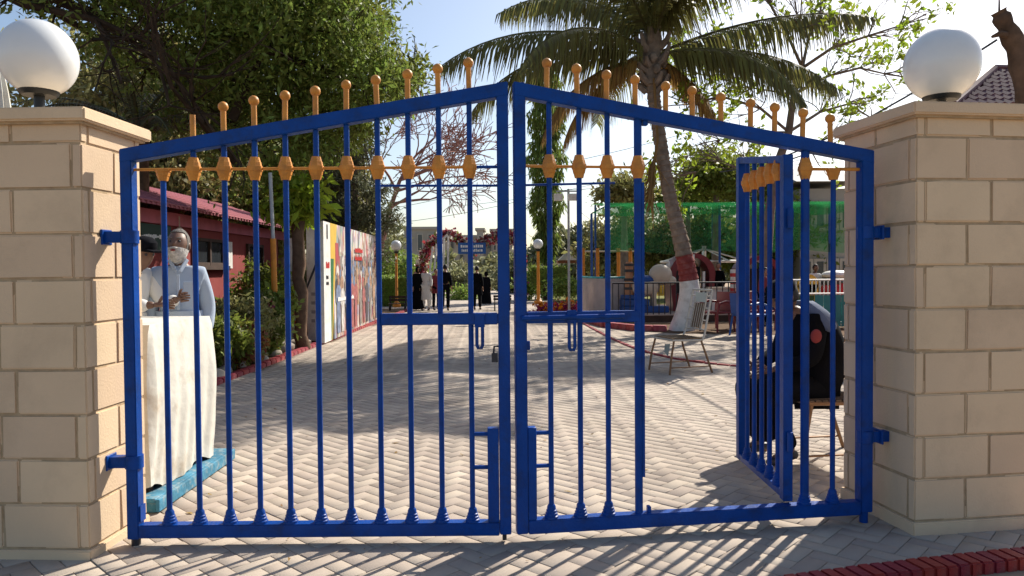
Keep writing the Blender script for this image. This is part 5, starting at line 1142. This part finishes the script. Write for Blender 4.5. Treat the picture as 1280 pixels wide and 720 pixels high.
def hand(b, w_, e_, side, curl=.5, s=1.):
    w_ = Vector(w_); d = (w_ - Vector(e_)).normalized(); up = Vector((0, -.3, 1)); n_ = d.cross(up).normalized() if abs(d.dot(up)) < .95 else Vector((1, 0, 0)); a = n_.cross(d).normalized()
    if abs(d.z) > .7: a = Vector((0, -1, 0)); n_ = Vector((1 if side > 0 else -1, 0, 0)); a = (a - d * a.dot(d)).normalized()
    pc = w_ + d * .055 * s
    vs = [w_ - d * .02, w_ + d * .025 * s, w_ + d * .09 * s]; skin_add(b, vs, [(0, 1), (1, 2)], [(.022 * s, .022 * s), (.034 * s, .02 * s), (.036 * s, .016 * s)], 1)
    for k, l in zip((-1.5, -.5, .5, 1.5), (.062, .072, .068, .05)):
        p0 = w_ + d * .088 * s + a * k * .019 * s; p1 = p0 + (d - n_ * side * curl * .3) .normalized() * l * .45 * s; p2 = p1 + (d - n_ * side * curl * .9).normalized() * l * .32 * s; p3 = p2 + (d * .6 - n_ * side * curl * 1.3).normalized() * l * .25 * s
        b.tube([p0 - d * .01, p1, p2, p3], [.0092 * s, .0088 * s, .0078 * s, .005 * s], 6)
    p0 = w_ + d * .03 * s - a * .028 * s * -1; p1 = p0 + (d * .7 + a * .8).normalized() * .035 * s; p2 = p1 + (d + a * .25).normalized() * .028 * s
    b.tube([p0 - a * .01, p1, p2], [.012 * s, .010 * s, .006 * s], 6)
def head_mesh(b, c, M, s=1.):
    def fn(v):
        x, y, z = v.x / .076, v.y / .094, v.z / .118
        q = Vector(v)
        if z < 0: q.x *= 1 - .30 * (-z) ** 1.6; q.y = q.y * (1 - .12 * (-z)) - .012 * (-z) ** 2
        if y < 0:
            fr = max(0, -y)
            q.y -= .024 * math.exp(-((x / .20) ** 2 + ((z + .12) / .22) ** 2)) * fr
            q.y += .010 * math.exp(-(((abs(x) - .42) / .22) ** 2 + ((z - .08) / .14) ** 2)) * fr
            q.y -= .006 * math.exp(-((x / .7) ** 2 + ((z - .28) / .12) ** 2)) * fr
            q.y -= .007 * math.exp(-((x / .30) ** 2 + ((z + .50) / .07) ** 2)) * fr
            q.y += .005 * math.exp(-((x / .34) ** 2 + ((z + .56) / .035) ** 2)) * fr
            q.y -= .008 * math.exp(-((x / .3) ** 2 + ((z + .85) / .16) ** 2)) * fr
        return M @ (q * s)
    b.ball(c, (.076, .094, .118), 30, 24, fn)
    for s_ in (-1, 1): b.ball(c + M @ (Vector((s_ * .077, .012, -.005)) * s), (.012 * s, .018 * s, .030 * s), 8, 6)
def person(name, label, loc, rz, J=None, H=1.70, skin=SKIN, shirt=KURTA, trouser=None, kurta=None, hair=HAIRB, beard=None, cap=None, hy=0., hp_=0., group=None, fine=True, longhair=None, robe=None, curl=.5, sleeve=True):
    t = thing(name, label, 'person', loc, rz, group); j = dict(STAND); j.update(J or {}); k = H / 1.70
    j = {a: Vector(v) * k for a, v in j.items()}; s = k
    b = MB(); nm = ['pel', 'spi', 'che', 'nb', 'nt', 'sL', 'eL', 'wL', 'sR', 'eR', 'wR', 'hL', 'kL', 'aL', 'tL', 'hR', 'kR', 'aR', 'tR']; ix = {a: i for i, a in enumerate(nm)}
    E = [('pel', 'spi'), ('spi', 'che'), ('che', 'nb'), ('nb', 'nt'), ('che', 'sL'), ('sL', 'eL'), ('eL', 'wL'), ('che', 'sR'), ('sR', 'eR'), ('eR', 'wR'), ('pel', 'hL'), ('hL', 'kL'), ('kL', 'aL'), ('aL', 'tL'), ('pel', 'hR'), ('hR', 'kR'), ('kR', 'aR'), ('aR', 'tR')]
    rad = dict(pel=(.13, .10), spi=(.125, .09), che=(.14, .10), nb=(.065, .06), nt=(.052, .055), sL=.055, eL=.04, wL=.026, hL=.078, kL=.055, aL=.036, tL=.03)
    for a in list(rad):
        if a.endswith('L'): rad[a[:-1] + 'R'] = rad[a]
    def R_(a, add=0, mul=1.): q = rad[a]; q = q if hasattr(q, '__len__') else (q, q); return ((q[0] * mul + add) * s, (q[1] * mul + add) * s)
    SUB = 2 if fine else 1
    skin_add(b, [j[a] for a in nm], [(ix[x], ix[y]) for x, y in E], [R_(a) for a in nm], SUB)
    hc = j['head']; Mh = Matrix.Rotation(hy, 3, 'Z') @ Matrix.Rotation(hp_, 3, 'X')
    head_mesh(b, hc, Mh, s)
    hand(b, j['wL'], j['eL'], -1, curl, s); hand(b, j['wR'], j['eR'], 1, curl, s)
    b.build('body', skin, t, smooth=True)
    def cloth(nme, names, add, mul, mt, extra=None):
        bb = MB(); ii = {a: i for i, a in enumerate(names)}; ee = [(ii[x], ii[y]) for x, y in E if x in ii and y in ii]; vs = [j[a] for a in names]
        skin_add(bb, vs, ee, [R_(a, add.get(a, add['*']), mul) for a in names], SUB); return bb.build(nme, mt, t, smooth=True)
    jj = dict(j)
    nm2 = ['pel', 'spi', 'che', 'nb', 'sL', 'eL', 'wL', 'sR', 'eR', 'wR']
    wsave = j['wL'].copy(), j['wR'].copy(); j['wL'] = j['eL'].lerp(j['wL'], .86); j['wR'] = j['eR'].lerp(j['wR'], .86)
    cloth('shirt', nm2, {'*': .022, 'nb': .006, 'pel': .03, 'wL': .020, 'wR': .020}, 1.0, shirt)
    j['wL'], j['wR'] = wsave
    if trouser: cloth('trousers', ['pel', 'hL', 'kL', 'aL', 'hR', 'kR', 'aR'], {'*': .022, 'aL': .03, 'aR': .03}, 1.0, trouser)
    if kurta:
        bb = MB(); pr = []
        for i in range(14):
            u = i / 13; z = (j['spi'].z - .02) * (1 - u) + kurta * s * u; w_ = (.165 + .06 * u) * s; pr.append((w_, z))
        n0 = len(bb.v); bb.lathe(pr, (j['pel'].x, j['pel'].y, 0), 28, 1, .74)
        bb.v = [(x * (1 + .05 * math.sin(7 * math.atan2(y, x)) * max(0, 1 - z / .9)), y * (1 + .05 * math.sin(6 * math.atan2(y, x) + 1) * max(0, 1 - z / .9)), z) for x, y, z in bb.v]
        bb.build('kurta_skirt', shirt, t, smooth=True)
    if robe:
        bb = MB(); pr = [(.20 * s, 1.42 * s), (.215 * s, 1.25 * s), (.2 * s, 1.0 * s), (.24 * s, .7 * s), (.27 * s, .35 * s), (.30 * s, .05 * s)]; pr.reverse(); bb.lathe(pr, (0, .02, 0), 24, 1, .75); bb.build('robe', robe, t, smooth=True)
        bb = MB(); bb.ball(hc + Vector((0, .02, .0)), (.105 * s, .115 * s, .14 * s), 16, 12); bb.build('headscarf', robe, t, smooth=True)
    if hair and not robe:
        def hf(v):
            q = Vector(v); 
            if q.y < -.02 and q.z < .075: q.y = -.035; q.x *= .93
            if q.z < -.055: q.z = -.055
            q *= 1 + .03 * noise.noise(q * 40)
            return Mh @ (q * s)
        bb = MB(); bb.ball(hc + Mh @ (Vector((0, .010, .012)) * s), (.083, .101, .122), 24, 18, hf); bb.build('hair', hair, t, smooth=True)
    if beard:
        def bf(v):
            q = Vector(v); q *= 1 + .06 * noise.noise(q * 45)
            return Mh @ (q * s)
        def bj(v):
            q = Vector(v)
            if q.z > .004: q *= .55
            if q.y > .03: q.y = .03; q.x *= .9
            q.x *= 1 - .22 * max(0, -q.z / .1) ** 1.5; q *= 1 + .05 * noise.noise(q * 60)
            return Mh @ (q * s)
        bb = MB(); bb.ball(hc + Mh @ (Vector((0, -.014, -.042)) * s), (.0795, .099, .108), 36, 26, bj)
        bb.ball(hc + Mh @ (Vector((0, -.106, -.050)) * s), (.034, .014, .010), 12, 6, bf)
        bb.build('beard', beard, t, smooth=True)
        bb = MB(); bb.ball(hc + Mh @ (Vector((0, -.112, -.068)) * s), (.020, .012, .0075), 10, 6, lambda v: Mh @ (v * s)); bb.build('mouth', MAROON, t, smooth=True)
    if fine:
        for s_ in (-1, 1): bb = MB(); bb.ball(hc + Mh @ (Vector((s_ * .031, -.078, .010)) * s), .0105 * s, 10, 8); bb.build('eye', DARKM, t, smooth=True)
        bb = MB()
        for s_ in (-1, 1): bb.ball(hc + Mh @ (Vector((s_ * .032, -.090, .032)) * s), (.02 * s, .006 * s, .005 * s), 8, 6)
        bb.build('eyebrows', hair or HAIRB, t)
    if cap:
        bb = MB(); bb.lathe([(.088 * s, .03 * s), (.094 * s, .06 * s), (.09 * s, .10 * s), (.06 * s, .128 * s), (.01, .134 * s)], (0, 0, 0), 20, 1, 1.14); bb.box((0, -.12 * s, .045 * s), (.11 * s, .09 * s, .012 * s)); bb.v = [tuple(hc + Mh @ Vector(v)) for v in bb.v]; bb.build('cap', cap, t, smooth=True)
    if fine or trouser:
        for a, c in (('aL', 'tL'), ('aR', 'tR')):
            bb = MB(); p, q = j[a], j[c]; m_ = p.lerp(q, .45); d_ = (q - p).normalized(); skin_add(bb, [p - d_ * .05 + Vector((0, 0, -.045)) * s, m_ + Vector((0, 0, -.015)), q + d_ * .05], [(0, 1), (1, 2)], [(.042 * s, .035 * s), (.048 * s, .04 * s), (.04 * s, .025 * s)], 1); bb.build('shoe', DARKM, t, smooth=True)
    return t
# bearded man behind the table
Ym = 5.42; c = P(226, 300, Ym)
person('person', 'grey-haired man with white beard in pale blue shirt standing behind the white table', (c.x - .02, Ym, 0), R(22),
       dict(eL=(-.205, .05, 1.11), wL=(-.19, -.05, .90), eR=(.205, .05, 1.11), wR=(.19, -.05, .90)), H=1.665, skin=SKIND, shirt=KURTA, trouser=KURTA, kurta=.5, hair=HAIRG, beard=BEARD, hy=R(-14), hp_=R(-14))
sm = [o for o in bpy.data.objects if o.name.startswith('person')][-1]
b = MB()  # collar and placket
for s_ in (-1, 1): b.beam((s_ * .012, -.105, 1.37), (s_ * .062, -.062, 1.462), .012, .03)
b.box((0, -.127, 1.22), (.022, .01, .26)); b.build('collar', KURTA, sm, bevel=.003)
b = MB(); b.box((.085, -.122, 1.24), (.10, .01, .11)); b.build('pocket', KURTA, sm, bevel=.002)
# second man, leaning in from behind the left pillar, hand over the table
person('person', 'dark-haired man in a cap partly hidden by the left pillar, reaching over the white table', (-2.80, 5.2, 0), R(70),
       dict(che=(0, -.05, 1.28), nb=(0, -.09, 1.41), nt=(0, -.13, 1.47), head=(0, -.17, 1.535), sL=(-.17, -.04, 1.37), sR=(.17, -.04, 1.37), eL=(-.22, -.2, 1.16), wL=(-.12, -.42, 1.17), eR=(.21, -.18, 1.16), wR=(.12, -.38, 1.2)), H=1.66, skin=SKIND, shirt=WHITEC, trouser=WHITEC, kurta=.5, hair=HAIRB, cap=BLACKC, hp_=R(12), curl=.9)
# seated guard behind the wicket, facing photo left
gd = G(1030, 575)
gx, gy = 2.13, 5.12
person('person', 'seated guard in black with blue-grey scarf on a tube chair behind the wicket door', (gx, gy, 0), R(-82),
       dict(pel=(0, .0, .52), spi=(0, -.02, .70), che=(0, -.06, .90), nb=(0, -.10, 1.03), nt=(0, -.16, 1.08), head=(0, -.21, 1.155), sL=(-.18, -.06, .99), sR=(.18, -.06, .99), eL=(-.24, -.12, .74), wL=(-.12, -.36, .66), eR=(.24, -.12, .74), wR=(.12, -.36, .66),
            hL=(-.1, -.02, .50), hR=(.1, -.02, .50), kL=(-.16, -.46, .53), kR=(.15, -.48, .55), aL=(-.14, -.30, .10), aR=(.13, -.22, .10), tL=(-.15, -.45, .035), tR=(.14, -.37, .035)), H=1.70, skin=SKIND, shirt=BLACKC, trouser=BLACKC, hair=HAIRB, cap=BLACKC, hp_=R(22), curl=.8)
sg_ = [o for o in bpy.data.objects if o.name.startswith('person') and not o.parent][-1]
b = MB(); skin_add(b, [(-.19, -.02, 1.03), (-.1, -.06, 1.09), (0, -.01, 1.085), (.1, -.06, 1.09), (.20, -.02, 1.02), (.27, .0, .93)], [(0, 1), (1, 2), (2, 3), (3, 4), (4, 5)], [.045, .05, .045, .05, .055, .04], 1); b.build('scarf', GREYC, sg_, smooth=True)
b = MB(); b.ball((.262, -.12, .90), (.02, .04, .048), 14, 10); b.build('arm_badge', MAROON, sg_, smooth=True)
b = MB(); skin_add(b, [(0, .07, .48), (0, .12, .75), (0, .06, .98)], [(0, 1), (1, 2)], [(.21, .13), (.23, .13), (.18, .1)], 2); b.ball((0, .05, .72), (.235, .165, .34), 20, 14); b.build('coat_back', BLACKC, sg_, smooth=True)
b = MB(); skin_add(b, [(0, .05, .52), (0, -.22, .54), (0, -.44, .50), (.0, -.42, .30), (.0, -.33, .14)], [(0, 1), (1, 2), (2, 3), (3, 4)], [(.2, .14), (.22, .13), (.22, .13), (.21, .12), (.19, .1)], 2); b.build('long_coat', BLACKC, sg_, smooth=True)
garden_chair((gx + .08, gy + .0, 0), R(-82), 'brown tube-legged chair the black-clad guard sits on', None, BRONZE, mat('dark woven cane', (.1, .07, .05), .8, .2, 20), back_h=.98, w_=.46)
# distant people
fgp = 'people standing on the far walk'
def far(px, fy, rz, label, **k): g0 = G(px, fy); return person('person', label, (g0.x, g0.y, 0), R(rz), group=fgp, **k)
far(523, 388, 20, 'person in black with a dark red cloth at the left of the far group', H=1.5, shirt=BLACKC, robe=BLACKC, fine=False)
far(533, 388, -10, 'man in long white kurta in the middle of the far group', H=1.52, shirt=WHITEC, trouser=WHITEC, kurta=.42, fine=False)
far(545, 387.5, 30, 'person holding a maroon shawl between the white-clad man and the one in black', H=1.42, shirt=MAROON, trouser=BLACKC, kurta=.7, fine=False)
far(557, 388.5, 180, 'tall person in black walking, right of the far group', J=dict(kR=(.1, -.14, .52), aR=(.1, .02, .14), tR=(.11, -.13, .08), aL=(-.1, .12, .1), tL=(-.1, -.03, .035)), H=1.56, shirt=BLACKC, trouser=BLACKC, fine=False)
far(596.5, 387.5, 175, 'lone person in black walking on the far path under the blue sign', J=dict(aR=(.1, .02, .12), aL=(-.1, -.12, .09), tL=(-.1, -.27, .035)), H=1.5, shirt=BLACKC, trouser=BLACKC, kurta=.6, fine=False)
far(608, 381, 160, 'smaller dark figure just right of the lone walker', H=1.3, shirt=BLACKC, robe=BLACKC, fine=False)
g0 = P(898, 380, 20.3)
person('person', 'attendant in black behind the cream counter booth', (g0.x, 20.3, .19), R(-30), H=1.32, shirt=BLACKC, trouser=BLACKC, fine=False)
g0 = P(1019, 380, 18.9)
person('person', 'dark-haired child riding behind the yellow seat', (g0.x, 18.9, 0), R(10), H=1.44, skin=SKIND, shirt=WHITEC, trouser=BLUEP, fine=False)
g0 = P(962, 380, 16.6)
person('person', 'bystander in maroon clothing glimpsed between the wicket bars', (g0.x, 16.9, 0), R(30), H=1.36, skin=SKIN, shirt=MAROON, trouser=BLACKC, fine=False)

c = P(3, 130, 6.4); t = thing('furled_umbrella', 'pale cream furled umbrella just behind the left globe lamp at the photo edge', 'umbrella', (c.x - .05, 6.4, 0))
zt = P(3, 78, 6.4).z; b = MB(); b.tube([(0, 0, 0), (0, 0, zt + .1)], .022, 8); b.build('pole', WHITEP, t)
b = MB(); b.lathe([(.04, zt), (.08, zt - .25), (.13, zt - .7), (.15, zt - 1.1), (.12, zt - 1.15)], n=30)
b.v = [(x * (1 + .22 * math.sin(8 * math.atan2(y, x))), y * (1 + .22 * math.sin(8 * math.atan2(y, x))), z) for x, y, z in b.v]; b.build('canopy', SHEET, t, smooth=True)

# fallen leaves
rq = random.Random(21); me = None; g = np.random.default_rng(2)
pts = []
while len(pts) < 170:
    y = rq.uniform(3.0, 15) if rq.random() < .6 else rq.uniform(3.0, 6); x = rq.uniform(-3.5, 3.5)
    if abs(x) < .7 * y and (x < .9 or y > 3.5) and (y > 4.2 or -1.9 < x < 1.9): pts.append((x, y, .006 + rq.random() * .006))
ob = bpy.data.objects.new('tmp', None); o = leaves('fallen_leaves', ob, pts, .045, L_DEAD, 4, .5, 0); o.parent = None; bpy.data.objects.remove(ob)
V_ = np.empty(len(o.data.vertices) * 3, dtype=np.float32); o.data.vertices.foreach_get('co', V_); V_ = V_.reshape(-1, 3); V_[:, 2] = .004 + np.abs(V_[:, 2] - .008) * .25; o.data.vertices.foreach_set('co', V_.ravel())
tag(o, 'scattered dry leaves lying on the block paving', 'leaf litter', kind='stuff')
